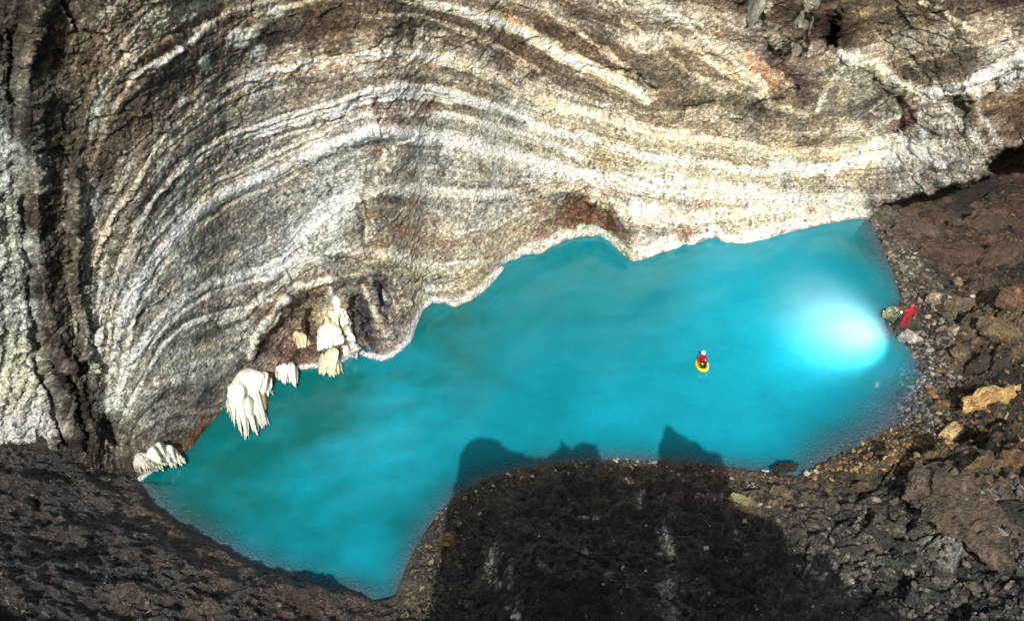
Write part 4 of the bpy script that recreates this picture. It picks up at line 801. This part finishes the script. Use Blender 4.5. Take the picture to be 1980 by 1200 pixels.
# person standing at the shore, leaning to the left, lamp in hand
_x, _y, pz = hit(1752, 640); pz += 1.25; px, py = [float(q) for q in onz(1747, 634, pz)]
P = bpy.data.objects.new('person', None); COL.objects.link(P); P.location = (px, py, pz-.05)
tag(P, 'person in a red overall and helmet standing on the shore shining a lamp', 'person')
S_ = 1.13
J = [(0,0,.98,.19,.15),(-.02,0,1.20,.18,.15),(.02,0,1.42,.21,.15),(.05,0,1.56,.07),(.07,-.01,1.68,.085,.095),(.08,-.02,1.79,.09,.10),
 (-.13,.0,.90,.13),(-.24,-.12,.50,.10),(-.20,-.02,.10,.075),(.13,0,.90,.13),(.13,-.02,.50,.10),(.12,.06,.10,.075),
 (-.18,0,1.45,.09),(-.36,-.12,1.30,.075),(-.44,-.25,1.45,.05),(.24,.0,1.44,.09),(.42,-.06,1.20,.075),(.30,-.24,1.08,.04)]
E = [(0,1),(1,2),(2,3),(3,4),(4,5),(0,6),(6,7),(7,8),(0,9),(9,10),(10,11),(2,12),(12,13),(13,14),(2,15),(15,16),(16,17)]
J = [(j[0]*S_, j[1]*S_, j[2]*S_)+tuple(r*S_ for r in j[3:]) for j in J]
body = skin_body('body', J, E, red, P)
hc = Vector((.075, -.02, 1.74))*S_
ell('face', hc+Vector((-.03, -.03, -.005)), (.085, .085, .12), skin, P); face(P, hc+Vector((-.045, -.045, 0)), (-.7, -.7, -.15))
ell('helmet', hc+Vector((0, 0, .05)), (.155, .165, .15), redh, P, cut=-.1)
h1 = hand(P, Vector((-.44,-.25,1.45))*S_, (-.8, -.5, .2), 1, skin); h2 = hand(P, Vector((.30,-.24,1.08))*S_, (-.5, -.7, -.3), -1, skin)
torus('belt', .19, .17, .03, 1.06, dark, P, x0=0, y0=0, N1=28, N2=8)
for bx, by in ((-.20, -.02), (.12, .06)): ell('boot', (bx*S_-.03, by*S_-.05, .06), (.075, .15, .07), dark, P)
# hand lamp (a held thing)
lp = P.location+Vector((-.62, -.42, 1.66))+Vector((0, 0, .12))
lo = bpy.data.objects.new('hand_lamp', None); COL.objects.link(lo); lo.location = lp; tag(lo, 'bright white lamp held out over the water by the person in red', 'lamp')
b = bmesh.new(); bmesh.ops.create_cone(b, cap_ends=True, segments=20, radius1=.045, radius2=.08, depth=.16); bmesh.ops.bevel(b, geom=b.edges[:], offset=.008, segments=1, affect='EDGES')
aim = Vector((*[float(q) for q in onz(1560, 628)], 0)); aim = Vector((lp.x, lp.y, 0))+(aim-Vector((lp.x, lp.y, 0))).normalized()*5.4
rq = (aim-lp).to_track_quat('Z', 'Y').to_matrix()
bmesh.ops.rotate(b, verts=b.verts, matrix=rq); me = bpy.data.meshes.new('lamp_housing'); b.to_mesh(me); b.free(); link('lamp_housing', me, dark, lo)
ell('lens', rq@Vector((0, 0, .085)), (.07, .07, .07), lampm, lo)
sp_ = bpy.data.lights.new('lamp_beam', 'SPOT'); sp_.energy = 9500; sp_.spot_size = math.radians(125); sp_.spot_blend = 1.0; sp_.color = (1, .8, .8); sp_.shadow_soft_size = .08
spo = bpy.data.objects.new('lamp_beam', sp_); COL.objects.link(spo); spo.parent = lo; spo.location = rq@Vector((0, 0, .19)); spo.rotation_euler = (aim-lp).to_track_quat('-Z', 'Y').to_euler()

# raft with paddler
rx, ry = [float(q) for q in onz(1357, 708)]
R0 = bpy.data.objects.new('raft', None); COL.objects.link(R0); R0.location = (rx, ry, 0); R0.rotation_euler = (0, 0, math.radians(-2)); R0.scale = (.9, .95, .95); tag(R0, 'small oval yellow inflatable raft floating in the middle of the turquoise lake', 'raft')
torus('tube', .36, .66, .15, .13, yel, R0, pin=-.08)
ell('floor', (0, 0, .09), (.34, .62, .04), gry, R0)
seat = ell('seat', (0, .20, .17), (.22, .20, .09), yel, R0); ell('backrest', (0, .42, .32), (.22, .07, .14), dred, R0)
torus('grab_line', .36, .66, .012, .285, dark, R0, N1=48, N2=6)
Q0 = bpy.data.objects.new('person', None); COL.objects.link(Q0); Q0.location = (rx, ry, 0); Q0.rotation_euler = (0, 0, math.radians(-2)); tag(Q0, 'person in a dark red jacket and white helmet sitting in the yellow raft', 'person')
J = [(0,.22,.30,.15,.12),(0,.25,.50,.16,.12),(0,.24,.70,.17,.12),(0,.23,.84,.06),(0,.21,.94,.09),(0,.20,1.03,.09),
 (-.10,.15,.28,.10),(-.20,-.22,.46,.07),(-.10,-.52,.26,.05),(.10,.15,.28,.10),(.20,-.22,.46,.07),(.10,-.52,.26,.05),
 (-.20,.22,.72,.07),(-.34,.04,.56,.055),(-.26,-.16,.52,.04),(.20,.22,.72,.07),(.34,.04,.56,.055),(.26,-.16,.52,.04)]
body = skin_body('body', J, E, dred, Q0)
for i, x_ in enumerate((-1, 1)):
    skin_body('trouser_leg', [(x_*.10,.13,.29,.112),(x_*.20,-.22,.465,.082),(x_*.115,-.48,.28,.065)], [(0,1),(1,2)], black, Q0)
    ell('boot', (x_*.10, -.56, .27), (.055, .09, .10), dark, Q0)
    hand(Q0, Vector((x_*.26, -.16, .52)), (-x_*.2, -1, 0), x_, skin)
hc = Vector((0, .20, .99)); ell('face', hc+Vector((0, -.03, -.01)), (.08, .085, .11), skin, Q0); face(Q0, hc+Vector((0, -.02, 0)), (0, -1, -.1))
ell('helmet', hc+Vector((0, .01, .05)), (.16, .17, .14), white, Q0, cut=-.15)
ell('head_lamp', hc+Vector((0, -.15, .10)), (.035, .03, .03), plain_mat('head_lamp_lens', (.9, .95, 1), .2, emit=4), Q0)
# mist added over the water, shaped to carry the pale lamp glow
b = bmesh.new(); bmesh.ops.create_uvsphere(b, u_segments=32, v_segments=16, radius=1)
mx_, my_ = [float(q) for q in onz(1606, 632)]
for v_ in b.verts: v_.co.z = max(v_.co.z, -.25)
me = bpy.data.meshes.new('mist'); b.to_mesh(me); b.free()
mm = bpy.data.materials.new('glow_mist_volume'); mm.use_nodes = True; n_t = mm.node_tree; n_t.nodes.clear(); NN = n_t.nodes; LL = n_t.links
ou = NN.new('ShaderNodeOutputMaterial'); pv = NN.new('ShaderNodeVolumePrincipled'); pv.inputs['Color'].default_value = (.9, .92, .95, 1)
tc = NN.new('ShaderNodeTexCoord'); ln_ = NN.new('ShaderNodeVectorMath'); ln_.operation = 'LENGTH'; LL.new(tc.outputs['Object'], ln_.inputs[0])
mr = NN.new('ShaderNodeMapRange'); mr.interpolation_type = 'SMOOTHSTEP'; mr.inputs[1].default_value = .15; mr.inputs[2].default_value = 1.0; mr.inputs[3].default_value = .085; mr.inputs[4].default_value = 0
LL.new(ln_.outputs['Value'], mr.inputs[0]); LL.new(mr.outputs[0], pv.inputs['Density']); LL.new(pv.outputs[0], ou.inputs['Volume'])
mo = link('mist', me, mm); mo.location = (mx_, my_, .4); mo.scale = (5.6, 8.2, 1.4)
tag(mo, 'faint white mist added for the lamp glow over the bright patch of water', 'mist', kind='stuff')
